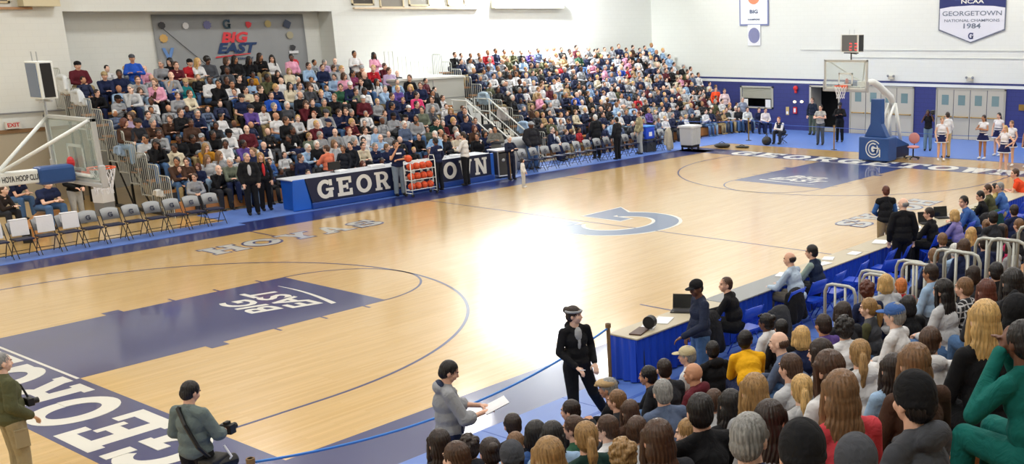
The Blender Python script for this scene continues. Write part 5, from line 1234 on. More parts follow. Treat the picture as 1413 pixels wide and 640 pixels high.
# ================================================================== NEAR CROWD (seen from behind)
# head pixel | hair.colour | top | skin | head turn | pose | extras | label
NEAR = """707,585|short.dark|black|l|0|lap||man with short dark hair and a small bald spot, alone in front near the court
712,611|short.lbrown|lblue|p|-25|lap||man with short greying brown hair in a light blue shirt, behind the front man
740,598|bob.black|blue|l|-30|lap||dark-haired girl with bobbed hair in a blue shirt at the lower middle
763,600|braids.black|lblue|l|-20|lap||dark-haired girl with a hanging braid in a light blue shirt
786,566|short.dark|char|l|45|lean||dark-haired person bending left, just below the walking woman's feet
790,590|short.brown|green|l|45|lap||man with brown hair in a dark green shirt looking left
808,602|pony.dblond|dgreen|l|0|lap|tie|woman whose light brown ponytail is held by an orange tie
836,590|short.brown|white|p|40|lap|glasses|man with short brown hair and glasses in a white shirt facing left
859,628|curly.dblond|brown|p|0|lap||woman with curly dark blond hair gathered up at the bottom edge
838,535|short.grey|black|m|50|lean|hat:flatcap:tan|person in a tan flat cap and dark jacket beside the barrier post
850,552|short.lbrown|char|l|40|lap||light brown haired person in charcoal just behind the tan flat cap
869,566|long.brown|brown|l|0|lap||woman with long straight brown hair behind the tan flat cap
880,592|short.brown|lgrey|l|-30|lap|small|small brown-haired child beside the long-haired girl at the bottom
907,604|long.brown|char|l|0|lap||girl with long dark brown hair left of the blond ponytailed girl
948,596|pony.dblond|white|p|58|lap||girl with a blond ponytail facing left in a white checked top at the bottom edge
893,518|short.black|black|m|50|lean||black-haired woman in a black jacket leaning left by the press table
916,508|buzz.dark|char|l|0|lap||man with cropped dark hair and charcoal t-shirt left of the beige cap
914,540|short.grey|slate|l|0|lap||person with short ash-grey hair in a slate sweater
947,490|short.grey|white|l|55|lap|hat:cap:beige|man in a beige baseball cap facing left
956,515|bald.dark|maroon|m|45|lap|hood|bald man in a maroon hooded sweatshirt
983,482|short.black|black|m|0|lap|hood|black-haired person in a black hooded jacket behind the beige cap
986,552|short.brown|lgrey|l|-20|lap|small|boy with short brown hair left of the girl with long black hair
966,566|short.black|black|l|0|lap||dark-haired person low behind the maroon hoodie
1008,556|long.black|black|l|0|lap||girl with long straight black hair right of the boy
1041,538|long.dblond|grey|l|0|lap||girl with long light brown hair behind the yellow jacket
1063,578|long.dark|grey|l|-30|lap||girl with long dark brown hair and light grey hood down
1035,602|short.grey|navy|p|-40|lap||woman with short wavy grey hair in navy at the bottom
1029,468|short.black|yellow|d|-30|lean||person with short black hair in a bright yellow jacket
1056,444|bun.black|white|d|45|lap|shades|woman with sunglasses pushed up on black hair, in white
1074,472|fringe.brown|slate|p|50|lean||balding man in a slate blue t-shirt facing left
1106,464|bob.blond|navy|p|0|lap||woman with bobbed blond hair in a navy and white top
1078,452|short.black|black|l|0|lap||dark head between the sunglasses woman and the blond bob
1089,506|short.brown|lgrey|l|30|lap||brown-haired person in light grey behind the slate t-shirt
1106,536|pony.blond|lgrey|p|0|lap|hood tie|girl with a golden blond ponytail in a light grey hoodie
1130,486|bob.dark|lgrey|l|50|lap||woman with dark brown hair looking left over her shoulder
1141,508|long.brown|white|l|30|lap||girl with long brown hair between the blond ponytail and the red top
1160,540|long.lbrown|coral|l|0|lap||girl with long light brown hair in a coral red top
1186,487|pony.dblond|white|l|0|lap|hood|girl with a low dark blond ponytail in a white hooded top
1135,447|short.dark|purple|m|20|lap||person with short dark hair in a purple and white shirt
1165,452|curly.black|white|l|0|lap||woman with curly black hair in a white top
1163,430|bob.dark|char|l|0|lap||dark brown head just behind the curly black hair
1197,424|pony.dblond|dgrey|p|58|lap|vest:olive|woman with tied-back blond hair in a dark grey vest with pale green sleeves
1233,434|short.grey|white|p|50|lap|hat:cap:blue|person in a bright blue baseball cap and white jacket
1232,508|long.dark|lblue|l|0|lap||girl with long dark brown hair and pale blue top, left of two
1262,500|long.lbrown|brown|l|0|lap||girl with long chestnut hair in a brown top, right of two
1284,470|short.brown|white|p|-30|lap|hood|person with short brown hair in a white hooded top
1253,420|bob.black|black|l|0|lap||person with black hair in a black top behind the blue cap
1300,400|long.black|lgrey|l|40|lap||girl with long black hair in a light grey jacket leaning left
1329,396|short.lbrown|dgrey|l|45|lap|plaid|person with short light brown hair in a black and white checked shirt
1361,400|long.auburn|char|l|0|lap||woman with long auburn hair right of the checked shirt
1397,388|long.black|char|l|0|lap||woman with long black hair near the right edge
1343,378|bob.dark|char|l|0|lap||dark brown head right behind the white aisle rails
1374,374|short.black|black|l|0|lap||black-haired head between the auburn and the long black hair
1358,458|long.blond|black|p|0|lap|big|woman with thick long blond hair in a black sweater
1259,550|short.black|dgrey|l|30|lap|hat:beanie:black hood|person in a black knit beanie and grey hooded coat
1106,624|short.black|black|l|0|lap|hat:beanie:black|black knit beanie at the very bottom edge, right of the grey hair
1409,470|short.black|jade|d|20|face||person in a teal green velour suit holding hands to the face
1402,430|short.black|black|l|0|lap|hat:hood:black|person in a black hood at the right edge above the teal suit
1180,640|short.dark|char|l|0|lap|hat:beanie:dgrey|dark grey cap at the bottom edge below the coral red top
1400,418|long.black|slate|l|0|lap||dark-haired head beside a striped grey top at the right edge
676,622|bun.dark|brown|l|0|lap||girl with a dark brown bun and pale clip at the bottom edge
647,616|curly.dark|char|l|0|lap||woman with wavy dark hair at the bottom below the grey hoodie
606,610|long.dark|char|l|0|lap||girl with long dark hair at the bottom left of the crowd
628,630|short.brown|black|p|30|lap|small|brown-haired child at the bottom between two dark-haired women
706,630|short.dark|dgrey|l|0|lap|hat:beanie:dgrey|dark grey knit cap at the bottom edge behind the light blue shirt
757,628|bob.dblond|green|l|0|lap||streaked dark blond head at the bottom edge left of the curly hair
732,576|short.dark|black|l|0|lap|small|X
930,545|bob.black|dgrey|l|0|lap||X
1222,390|bob.blond|lgrey|p|0|lap||blond-haired child between the bars of the lowest aisle rails
1243,394|short.orange|red|p|0|lap|small|ginger-haired child in a red shirt behind the lowest aisle rails
1283,376|short.dark|lblue|t|40|lap||person with short dark hair right behind the second aisle rail
1196,400|curly.auburn|navy|l|0|lap||curly auburn head just above the woman in the grey vest"""
BEYOND = """1300,330|short.lbrown|dgrey|l|0|lap||light brown head between the second and third far aisle rails
1317,345|short.white|lblue|p|0|lap||white-haired person in a pale blue top beyond the aisle rails
1340,322|long.blond|black|p|0|lap||long blond hair beyond the aisle rails, dark clothes
1361,311|bun.lbrown|char|l|0|lap||light brown bun beyond the rails below the olive-shirted man
1381,318|bob.brown|hotpink|l|40|lap||person in a hot pink sweater beyond the aisle rails
1405,310|short.lbrown|char|l|30|lap||light brown head beyond the topmost aisle rails at the right edge
1395,340|bob.dark|grey|l|30|lap||dark-haired person in grey right of the hot pink sweater
1288,352|short.lbrown|navy|l|0|lap|small|small light brown head low between the second aisle rails
1399,290|short.dark|navy|l|0|lap||dark head in front of the far bank at the right edge
1370,300|short.black|char|l|0|lap||black-haired person left of the topmost aisle rails
1330,340|bob.brown|navy|l|0|lap||brown head in navy beside the white hair beyond the rails
1358,335|short.dark|navy|l|0|lap||dark-haired person in navy left of the hot pink sweater"""
COL['beige'] = 'c9bd98'
EXTRA = {}
def near_list(txt, rows, xmin=None, xmax=None):
    tk = {}
    for ln in txt.split('\n'):
        xy, hr, top, sk, turn, pk, ex, lab = ln.split('|')
        if lab == 'X': continue
        px, py = map(float, xy.split(',')); hair, hc = hr.split('.'); ex = ex.split()
        # nearest row whose seated head height fits the line of sight
        best = []
        for i in range(rows):
            y = NF-(i*NRD+.2); p = on(1, y, px, py)
            hz = (1.22 if 'small' not in ex else 1.05)+NRISE*i
            cl = sum(1 for q in tk.get(i, []) if abs(q-p.x) < .42)
            ok = (xmin is None or p.x > xmin) and (xmax is None or p.x < xmax)
            best.append((abs(p.z-hz)+cl*.35+(0 if ok else 5), i, p))
        e, i, p = min(best, key=lambda b: b[0]); tk.setdefault(i, []).append(p.x)
        hat = hatc = None; vest = None
        for q in ex:
            if q.startswith('hat:'): _, hat, hatc = q.split(':')
            if q.startswith('vest:'): vest = q.split(':')[1]
        P = SIT[pk]; dv = ray(px, py); va = math.degrees(math.atan2(dv.y, dv.x))
        t_ = float(turn); hw = va+(14 if t_ == 0 else 14+t_*1.15 if t_ > 0 else t_*.5)
        face = max(hw*.6+90*.4, hw-10); hy_ = round((hw-face)/10)*10; hy_ = max(-50, min(50, hy_)); a = math.radians(face); hl = P['head']; z0 = NRISE*i
        s_ = max(.82, min(1.06, (p.z-z0)/hl.z)); dz = p.z-hl.z*s_
        loc = (p.x-hl.y*s_*math.cos(a), p.y-hl.y*s_*math.sin(a), dz if abs(dz-z0) < .35 else z0)
        DBG.append((round(e, 2), i, round(s_, 2), round(dz-z0, 2), tuple(round(v, 1) for v in p), lab[:40]))
        o = person(loc, face, P, pk, hy_, 4 if 'face' not in pk else 10, None if hair == 'bald' else hair, hc, top, 'long' if top not in ('yellow',) else 'long', R.choice(['denim', 'char', 'black', 'navy']) if top != 'jade' else 'jade', sk, hat, hatc or 'black',
                   'hood' in ex, vest, s_*(1.0 if 'big' not in ex else 1.08), 0, lab, None, 'hoodie' if 'hood' in ex else 'vest' if vest else 'jacket' if top in ('yellow', 'black', 'jade') else 'sweater')
        H = head_matrix(P['head'], hy_, 4)
        if 'tie' in ex:
            q = MB().ell((0, -.112, .0), (.03, .022, .03), 10).obj('hair_tie', mat('tie_orange', 'e8673a', .7) if 'hood' not in ex else mat('tie_yellow', 'e0b878', .7), o); q.matrix_local = H
        if 'glasses' in ex:
            q = MB().tube([(-.08, -.02, .0), (-.07, .08, .005), (-.015, .1, .003), (.015, .1, .003), (.07, .08, .005), (.08, -.02, 0)], .004, 5).obj('glasses', M['black'], o); q.matrix_local = H
        if 'shades' in ex:
            q = MB().ell((-.035, .07, .085), (.03, .012, .02), 10).ell((.035, .07, .085), (.03, .012, .02), 10).tube([(-.08, 0, .07), (-.04, .075, .09), (.04, .075, .09), (.08, 0, .07)], .005, 5).obj('sunglasses', M['black'], o); q.matrix_local = H
        if 'plaid' in ex:
            g = o.children[-3] if False else [c for c in o.children if c.name.startswith('sweater')][0]
            g.data = g.data.copy(); g.data.materials.clear(); g.data.materials.append(plaid_mat())
        EXTRA[lab] = (o, P, H, loc)
def plaid_mat():
    m, nt, p = node_mat('checked_cloth'); tc = nt.nodes.new('ShaderNodeTexCoord'); ch = nt.nodes.new('ShaderNodeTexBrick'); mp = nt.nodes.new('ShaderNodeMapping')
    sx = nt.nodes.new('ShaderNodeSeparateXYZ'); cb = nt.nodes.new('ShaderNodeCombineXYZ'); nt.links.new(tc.outputs['Object'], sx.inputs[0]); nt.links.new(sx.outputs[0], cb.inputs[0]); nt.links.new(sx.outputs[2], cb.inputs[1])
    ch.offset = 0; ch.inputs['Scale'].default_value = 1; ch.inputs['Brick Width'].default_value = .07; ch.inputs['Row Height'].default_value = .07; ch.inputs['Mortar Size'].default_value = .008
    ch.inputs['Color1'].default_value = srgb('24262b'); ch.inputs['Color2'].default_value = srgb('33363c'); ch.inputs['Mortar'].default_value = srgb('d5d6d8')
    nt.links.new(cb.outputs[0], ch.inputs[0]); nt.links.new(ch.outputs[0], p.inputs['Base Color']); p.inputs['Roughness'].default_value = .85; return m
DBG = []
near_list(NEAR, 12, None, -7.7)
near_list(BEYOND, 9, -6.1, None)
# game programme in the lap of the black sweater woman
o = MB().box(-.2, -.14, 0, .2, .14, .012).box(.02, -.14, .012, .2, .1, .016).obj('game_programme', M['paper'], None, tuple(on(1, -17.0, 1322, 612)), (.15, .1, -.6)); tag(o, 'open white game programme with red pictures at the bottom right', 'programme')
MB().box(-.15, -.02, .0125, -.03, .07, .014).box(.06, -.1, .0165, .14, -.02, .018).obj('picture', M['red'], o)

# ================================================================== PEOPLE ON THE FLOOR
def at_head(px, py, hz): return on(2, hz, px, py)
def stand_at(px, py, scale, pose, face, floor_z=0, **k):
    """place by the head pixel, standing on the floor at its own height"""
    hl = pose['head']; p = at_head(px, py, floor_z+hl.z*scale); a = math.radians(face)-math.pi/2
    off = Vector((hl.x*scale*math.cos(a)-hl.y*scale*math.sin(a), hl.x*scale*math.sin(a)+hl.y*scale*math.cos(a), 0))
    return person((p.x-off.x, p.y-off.y, floor_z), face, pose, scale=scale, **k)
def stand_on(X, Y, scale, pose, face, floor_z=.012, **k): return person((X, Y, floor_z), face, pose, scale=scale, **k)
def sit_at(px, py, hz, pk, face, **k):
    P = SIT[pk]; hl = P['head']; p = at_head(px, py, hz); a = math.radians(face)
    s_ = hz/hl.z; return person((p.x-hl.y*s_*math.cos(a), p.y-hl.y*s_*math.sin(a), 0.0), face, P, pk, scale=s_, **k)
def at_y(px, py, Y, pose, face, pkey=None, std=False, **k):
    hl = pose['head']; p = on(1, Y, px, py); a = math.radians(face); s_ = max(.84, min(1.1, p.z/hl.z))
    return person((p.x-hl.y*s_*math.cos(a), p.y-hl.y*s_*math.sin(a), max(0, p.z-hl.z*s_)), face, pose, pkey, scale=s_, **k)
# the walking woman in black (strides towards the right end, looks over her left)
walk = stand_pose(kneeL=(0, 0, 0), knL=(-.2, .03, .51), anL=(-.42, -.16, .17), knR=(.1, .06, .5), anR=(.1, .06, .09), elL=(-.24, -.06, 1.14), wrL=(-.2, .13, .94), elR=(.24, .02, 1.13), wrR=(.1, .22, .96))
w_ = stand_at(793, 434, 1.02, walk, -112, pkey='walk', hy=45, hp=0, hair='bun', hc='dark', top='black', legs='black', skin='p', hat='headband', hatc='grey', hood=True, lod=0,
              label='woman in black hoodie and black trousers with a grey headband, walking along the sideline', top_name='hoodie', hem=.03)
q = MB().ell((.0, .1, 1.36), (.05, .05, .1), 12).ell((.0, .1, 1.25), (.028, .05, .1), 10).obj('grey_shirt', mat('tee_grey', 'a9abad', .9), w_)
MB().tube([(.1, .26, .93), (.03, .34, .94)], .006, 6).obj('pen', M['paper'], w_)
# young man in the grey hoodie reading a sheet
rd_ = stand_pose(elL=(-.24, .12, 1.13), wrL=(-.1, .36, 1.12), elR=(.24, .12, 1.11), wrR=(.08, .36, 1.1), chest=(0, -.02, 1.28), head=(0, .05, 1.6))
h_ = stand_at(621, 512, 1.03, rd_, -28, pkey='read', hy=-6, hp=24, hair='short', hc='black', top='grey', kind='push', legs='navy', skin='l', hood=True, lod=0, label='young dark-haired man in a grey hoodie reading a sheet of paper', top_name='hoodie', hem=.04, d=.032)
MB().box(-.09, -.14, 0, .16, .14, .006, Matrix.Translation((.0, .5, 1.14)) @ Matrix.Rotation(.35, 4, 'X')).obj('held_sheet', M['paper'], h_)
MB().box(-.085, -.135, -.006, .155, .135, 0, Matrix.Translation((.0, .5, 1.14)) @ Matrix.Rotation(.35, 4, 'X')).obj('clipboard', M['navycloth'], h_)
MB().ell((0, -.075, 1.475), (.095, .05, .045), 12).obj('hood_lining', mat('hood_navy', '1f2c48', .9), h_)
MB().tube([(.155, .1, 1.1), (.16, .1, .93)], .012, 6).obj('pocket_trim', M['navycloth'], h_)
# photographer in the grey-green shirt, seen from behind
ph = stand_pose(elL=(-.25, .0, 1.13), wrL=(-.1, .26, 1.02), elR=(.25, .07, 1.12), wrR=(.12, .32, 1.06), head=(.0, .06, 1.595))
p_ = stand_at(264, 540, 1.0, ph, 22, pkey='photo', hy=-12, hp=22, hair='short', hc='black', top='6d7a78', kind='push', legs='black', skin='l', lod=0, label='photographer in a grey-green shirt with a camera and shoulder strap, seen from behind', top_name='shirt', d=.028, hem=.02)
MB().tube([(-.06, -.1, 1.46), (.06, -.165, 1.3), (.17, -.15, 1.05), (.2, -.05, .9)], .022, 6).tube([(-.06, -.1, 1.46), (.02, .12, 1.36), (.1, .2, 1.15)], .02, 6).obj('camera_strap', M['black'], p_)
cmr = MB().box(.04, .33, 1.0, .19, .42, 1.11).box(.09, .34, 1.11, .14, .41, 1.14).tube([(.115, .42, 1.05), (.115, .5, 1.05)], .038, 14).obj('camera', M['black'], p_, bevel=.006)
MB().tube([(.22, -.06, .8), (.3, .22, .78)], .075, 12).box(.1, -.12, .66, .3, .16, .88).obj('lens_pouch', M['black'], p_, bevel=.02)
MB().tube([(.28, .1, .98), (.34, .12, .85), (.3, .08, .78)], .012, 6).obj('cable', M['paper'], p_)
# man at the left edge
le = stand_pose(elL=(-.22, -.05, 1.13), wrL=(-.14, .15, .95), elR=(.22, -.05, 1.13), wrR=(.13, .15, .95))
l_ = stand_at(3, 499, 1.03, le, -2, pkey='edge', hy=0, hp=6, hair='buzz', hc='grey', top='olive', legs='9c8f70', skin='p', lod=0, label='man in olive jacket and khaki cargo trousers cut by the left edge', top_name='jacket', d=.034, hem=.03, wide=1.08)
MB().tube([(-.09, -.03, 1.46), (.04, .14, 1.3), (.06, .18, 1.15)], .012, 6).obj('neck_strap', M['black'], l_); MB().box(0, .15, 1.05, .12, .22, 1.14).tube([(.06, .22, 1.09), (.06, .28, 1.09)], .035, 12).obj('camera', M['black'], l_, bevel=.006)
MB().box(.1, -.06, .62, .195, .08, .84).box(.19, -.05, .82, .2, .05, .845).obj('cargo_pocket', mat('khaki_pocket', '9a8d6e', .9), l_, bevel=.015)
# navy-sweatered man standing at the press table
tbl = stand_pose(elL=(-.26, .06, 1.12), wrL=(-.16, .32, .98), elR=(.24, -.02, 1.12), wrR=(.2, .1, .88), head=(0, .05, 1.6))
stand_at(960, 397, 1.05, tbl, 150, pkey='tbl', hy=22, hp=10, hair='buzz', hc='black', top='272f45', legs='denim', skin='d', hat='cap', hatc='black', lod=0, label='man in a black cap and navy sweater standing over the laptop at the press table', d=.026)
sit_at(1001, 392, 1.24, 'desk', 112, hy=30, hp=0, hair='buzz', hc='brown', top='black', legs='black', lod=0, label='man with cropped hair in a black sweater sitting at the press table')
sit_at(1089, 357, 1.26, 'desk', 95, hy=10, hp=8, hair='fringe', hc='dark', top='b7cadf', legs='6b665c', skin='l', lod=0, label='balding man in a pale blue shirt and grey trousers sitting at the press table', top_name='shirt')
sit_at(1119, 347, 1.26, 'desk', 100, hy=10, hp=8, hair='short', hc='black', top='1f2c45', legs='char', skin='l', vest='8fa29a', lod=0, label='black-haired man in a navy vest sitting right of the balding man', top_name='vest')
up = stand_pose(elL=(-.25, .05, 1.13), wrL=(-.12, .22, 1.02), elR=(.25, .05, 1.13), wrR=(.12, .24, 1.03))
stand_on(.05, -8.6, 1.0, up, 45, pkey='up', hy=0, hp=4, hair='short', hc='auburn', top='1b1d22', legs='a08c68', skin='l', vest='3f6cae', lod=0, label='man in a black vest, blue shirt and khaki trousers standing on the court edge', top_name='vest', d=.034)
stand_at(1246, 281, 1.06, stand_pose(), 42, pkey='st0', hy=50, hp=4, hair='fringe', hc='grey', top='black', legs='black', skin='p', lod=0, label='bald man in a black suit standing behind the press table', top_name='suit_jacket', d=.034, hem=.06, wide=1.05)
sit_at(1281, 294, 1.26, 'desk', 96, hy=20, hp=8, hair='short', hc='dark', top='17181c', legs='black', lod=0, label='dark-haired man in a black jacket sitting right of the bald man', top_name='jacket')
sit_at(1316, 297, 1.2, 'desk', 92, hy=0, hp=10, hair='bob', hc='blond', top='8a82c0', legs='black', lod=0, label='blond woman in a lavender sweater at the press table')
sit_at(1329, 278, 1.26, 'lean', 120, hy=40, hp=8, hair='short', hc='black', top='3f66a8', legs='char', lod=0, label='black-haired man in a blue shirt turning left beside the blond woman', top_name='shirt')
sit_at(1352, 270, 1.2, 'desk', 100, hy=30, hp=20, hair='short', hc='black', top='black', legs='black', lod=1, label='black-haired man in black writing at the press table')
sit_at(1362, 261, 1.24, 'desk', 100, hy=30, hp=10, hair='short', hc='brown', top='olive', legs='char', lod=1, label='brown-haired man in an olive shirt at the press table', top_name='shirt')
sit_at(1379, 258, 1.24, 'desk', 100, hy=40, hp=4, hair='short', hc='grey', top='4f78b8', legs='khaki', lod=1, label='grey-haired man in a blue shirt at the far press table', top_name='shirt')
sit_at(1372, 259, 1.2, 'desk', 104, hy=30, hp=4, hair='short', hc='black', top='c9bb7a', legs='char', lod=1, label='person in pale yellow half hidden between the olive and blue shirts')
sit_at(1400, 239, 1.24, 'lean', 110, hy=20, hp=4, hair='short', hc='brown', top='orangered', legs='navy', lod=1, label='person in a bright orange shirt bending forward at the right edge', top_name='t_shirt', kind='short')
# far side: coaches and staff
fs = stand_pose(elL=(-.25, .0, 1.13), wrL=(-.2, .12, .9), elR=(.25, .0, 1.13), wrR=(.2, .12, .9)); cr = stand_pose(elL=(-.26, .1, 1.16), wrL=(.02, .24, 1.18), elR=(.26, .1, 1.16), wrR=(-.02, .26, 1.22))
ch_ = stand_pose(elL=(-.24, .08, 1.14), wrL=(.05, .22, 1.14), elR=(.24, .14, 1.16), wrR=(.04, .17, 1.48))
q = stand_on(-4.5, 9.95, 1.07, fs, -110, pkey='fs', hy=25, hp=0, hair='buzz', hc='grey', top='black', legs='black', skin='l', lod=1, label='man in a black suit and grey shirt standing left of the scorer table', top_name='suit_jacket', d=.035, hem=.06)
MB().ell((0, .125, 1.25), (.05, .05, .16), 12).obj('shirt', mat('shirt_grey', 'b8babd', .8), q)
q = stand_on(-3.85, 10.35, 1.02, fs, -100, pkey='fs', hy=-15, hp=0, hair='long', hc='dblond', top='black', legs='black', skin='l', lod=1, label='blond woman in a black suit with a red blouse by the scorer table', top_name='suit_jacket')
MB().ell((0, .11, 1.22), (.045, .05, .2), 12).obj('blouse', M['red'], q)
q = stand_on(.1, 9.15, 1.05, ch_, -105, pkey='ch', hy=15, hp=4, hair='short', hc='dark', top='navy', kind='short', legs='7f8d99', skin='m', lod=1, label='man in navy t-shirt and grey jeans with hand at chin, before the scorer table', top_name='t_shirt', d=.028, wide=1.05)
MB().box(-.08, .165, 1.3, .08, .172, 1.35).obj('shirt_print', M['paper'], q)
q = stand_on(1.45, 8.85, 1.04, fs, 95, pkey='fs', hy=0, hp=10, hair='buzz', hc='black', top='1e2748', legs='191c26', skin='d', lod=1, label='man in a navy sweatshirt seen from behind, right of the ball rack')
MB().box(-.1, -.168, 1.3, .1, -.16, 1.35).obj('shirt_print', M['paper'], q)
q = stand_on(2.75, 9.0, 1.07, cr, 118, pkey='cr', hy=0, hp=8, hair='short', hc='dark', top='dddcda', legs='black', skin='l', lod=1, label='man in a white shirt and black trousers at the scorer table', top_name='shirt')
stand_on(2.75, 10.5, 1.05, cr, -160, pkey='cr', hy=0, hp=8, hair='short', hc='white', top='8fb6de', legs='navy', skin='p', lod=1, label='white-haired person in a light blue shirt facing the white-shirted man', top_name='shirt')
at_y(450, 205, 10.6, cr, 100, 'cr', hy=20, hp=0, hair='short', hc='brown', top='salmon', legs='char', skin='l', lod=1, label='man in a salmon orange shirt standing behind the scorer table', top_name='shirt', wide=1.12)
at_y(483, 200, 10.9, fs, 200, 'fs', hy=0, hp=0, hair='short', hc='black', top='1a1e26', legs='black', skin='l', lod=1, label='man in a dark suit standing right of the salmon shirt', top_name='suit_jacket')
at_y(473, 205, 11.0, fs, -150, 'fs', hy=0, hp=0, hair='short', hc='brown', top='23262e', legs='black', skin='t', lod=1, label='brown-haired man in a dark jacket beside the salmon shirt', top_name='jacket')
at_y(425, 238, 10.45, SIT['chin'], -100, 'chin', hy=0, hp=4, hair='short', hc='dark', top='4a72c0', legs='navy', skin='p', lod=1, label='boy in a blue shirt with hands to his mouth at the table end', top_name='shirt')
at_y(501, 226, 10.45, SIT['desk'], -95, 'desk', hy=10, hp=0, hair='bob', hc='auburn', top='navy', legs='navy', skin='l', lod=1, label='auburn-haired woman in a navy jacket seated at the scorer table', top_name='jacket')
at_y(527, 222, 10.45, SIT['desk'], -90, 'desk', hy=-20, hp=10, hair='short', hc='black', top='f0602c', legs='char', skin='d', lod=1, label='black-haired person in a bright orange shirt behind the scorer table')
at_y(602, 193, 10.7, fs, -100, 'fs', hy=10, hp=0, hair='short', hc='black', top='black', legs='black', skin='d', hat='cap', hatc='black', lod=1, label='man in a black cap and black jacket behind the table, left of the navy sweatshirt', top_name='jacket')
stand_at(683, 178, 1.02, cr, -140, 0, pkey='cr', hy=0, hp=0, hair='short', hc='black', top='6d6c66', legs='char', skin='t', lod=1, label='man in a grey-brown coat with folded hands above the equipment cart', top_name='coat', d=.035, hem=.06)
q = stand_at(703, 191, .92, cr, -95, 0, pkey='cr', hy=0, hp=10, hair='short', hc='white', top='1c2238', legs='1c2238', skin='p', lod=1, label='white-haired person in dark navy standing right of the equipment cart')
MB().tube([(.2, .2, 1.1), (.22, .24, .1)], .02, 6).obj('walking_stick', M['woodpost'], q)
stand_at(721, 221, .58, fs, -60, 0, pkey='fs', hy=0, hp=0, hair='bob', hc='dark', top='white', legs='lgrey', skin='l', lod=1, label='small dark-haired child in white at the sideline', shoes='white')
stand_at(733, 172, 1.05, fs, -90, 0, pkey='fs', hy=0, hp=0, hair='buzz', hc='black', top='23242a', legs='denim', skin='d', hat='cap', hatc='grey', lod=1, label='large man in a black jacket and grey cap left of the right bench', top_name='jacket', d=.06, hem=.08, wide=1.3)
q = sit_at(762, 179, 1.25, 'lap', -70, hy=0, hp=4, hair='buzz', hc='grey', top='1c2744', legs='navy', skin='p', lod=1, label='man in a navy suit and white shirt seated behind the right bench', top_name='suit_jacket')
MB().ell((0, .15, .9), (.035, .05, .12), 10).obj('shirt', M['paper'], q)
stand_at(784, 166, .9, cr, 170, 0, pkey='cr', hy=0, hp=10, hair='short', hc='dark', top='navy', legs='navy', skin='t', lod=1, label='person in navy holding a white sheet behind the right bench', top_name='jacket')
stand_at(773, 160, .95, fs, -90, 0, pkey='fs', hy=0, hp=10, hair='short', hc='black', top='7fa2d6', legs='navy', skin='t', lod=1, label='dark-haired person in a light blue shirt above the navy suit')
stand_at(821, 162, 1.04, fs, 80, 0, pkey='fs', hy=0, hp=0, hair='short', hc='white', top='1a1c20', legs='black', skin='p', lod=1, label='white-haired person in a long black coat behind the right bench', top_name='coat', d=.05, hem=.09)
stand_at(850, 165, 1.0, fs, 100, 0, pkey='fs', hy=0, hp=0, hair='short', hc='black', top='1d1f24', legs='black', skin='l', lod=1, label='dark-haired person in a black coat beside the long black coat', top_name='coat', d=.04, hem=.07)
stand_at(881, 157, 1.05, fs, 150, 0, pkey='fs', hy=0, hp=0, hair='short', hc='auburn', top='a09878', legs='a7aaa8', skin='l', lod=1, label='man in a khaki jacket and pale trousers behind the right bench', top_name='jacket', d=.035, hem=.05)
# left group behind the bench
sit_at(5, 262, 1.2, 'lean', -60, hy=20, hp=0, hair='buzz', hc='brown', top='2e2623', legs='char', skin='p', lod=1, label='man in a dark brown shirt seated at the left edge')
sit_at(25, 245, 1.22, 'lean', -70, hy=0, hp=4, hair='short', hc='dark', top='1d2440', kind='short', legs='denim', skin='l', lod=1, label='man in a navy t-shirt seated under the white basketball arm', top_name='t_shirt')
q = sit_at(66, 253, 1.26, 'lean', -75, hy=0, hp=8, hair='short', hc='lbrown', top='222c4e', kind='short', legs='denim', skin='p', lod=1, label='heavy man in a navy printed t-shirt seated behind the towelled chairs', top_name='t_shirt', d=.04, wide=1.2)
q = stand_at(97, 228, 1.05, up, -80, 0, pkey='up', hy=20, hp=4, hair='short', hc='dark', top='121316', kind='long', legs='a3a4a2', skin='l', lod=1, label='person in black sweater and grey trousers standing below the left hoop arm', d=.03)
# far right end
def cheer(X, Y, s_, hair, hc, face, pk, lab, sk='l'):
    P = {'hips': HIPS, 'cr': cr, 'fs': fs}[pk]
    o = stand_on(X, Y, s_, P, face, pkey=pk+'c', hy=0, hp=2, hair=hair, hc=hc, top='e4e4ea', kind='none', legs='1c2350', skin=sk, lod=1, label=lab, group='cheerleaders', top_name='cheer_top', skirt=True, shoes='white')
    MB().ell((0, .0, 1.1), (.168, .138, .09), 16).obj('waist_panel', mat('cheer_navy', '1c2350', .8), o)
    n = 36; MB().tube([(.255*math.cos(2*math.pi*i/n), .215*math.sin(2*math.pi*i/n), .745) for i in range(n)], .018, 5, close=True).obj('skirt_hem', M['paper'], o)
    return o
HIPS = stand_pose(elL=(-.4, -.03, 1.15), wrL=(-.2, .06, 1.0), elR=(.4, -.03, 1.15), wrR=(.2, .06, 1.0), anL=(-.13, 0, .09), anR=(.13, 0, .09))
cheer(16.86, -2.14, .98, 'pony', 'dblond', -150, 'fs', 'cheerleader in white and navy standing alone nearest the basketball stand')
cheer(18.06, -3.34, 1.0, 'pony', 'dark', 170, 'cr', 'dark-haired cheerleader with folded arms, left of the group', 't')
cheer(19.3, -3.45, 1.0, 'pony', 'black', 170, 'fs', 'dark-haired cheerleader standing behind the one with folded arms')
cheer(15.04, -5.42, .97, 'pony', 'blond', 165, 'hips', 'blond cheerleader with hands on her hips, nearest of the group')
cheer(16.7, -5.0, .98, 'pony', 'lbrown', 175, 'fs', 'light brown haired cheerleader behind the blond one')
cheer(16.6, -5.75, 1.0, 'bun', 'black', 170, 'fs', 'dark-haired cheerleader right of the blond one', 't')
stand_on(18.6, -5.2, 1.0, fs, 170, pkey='fs', hair='short', hc='black', top='navy', legs='navy', hy=0, hp=0, lod=1, label='black-haired person in navy standing behind the cheerleaders')
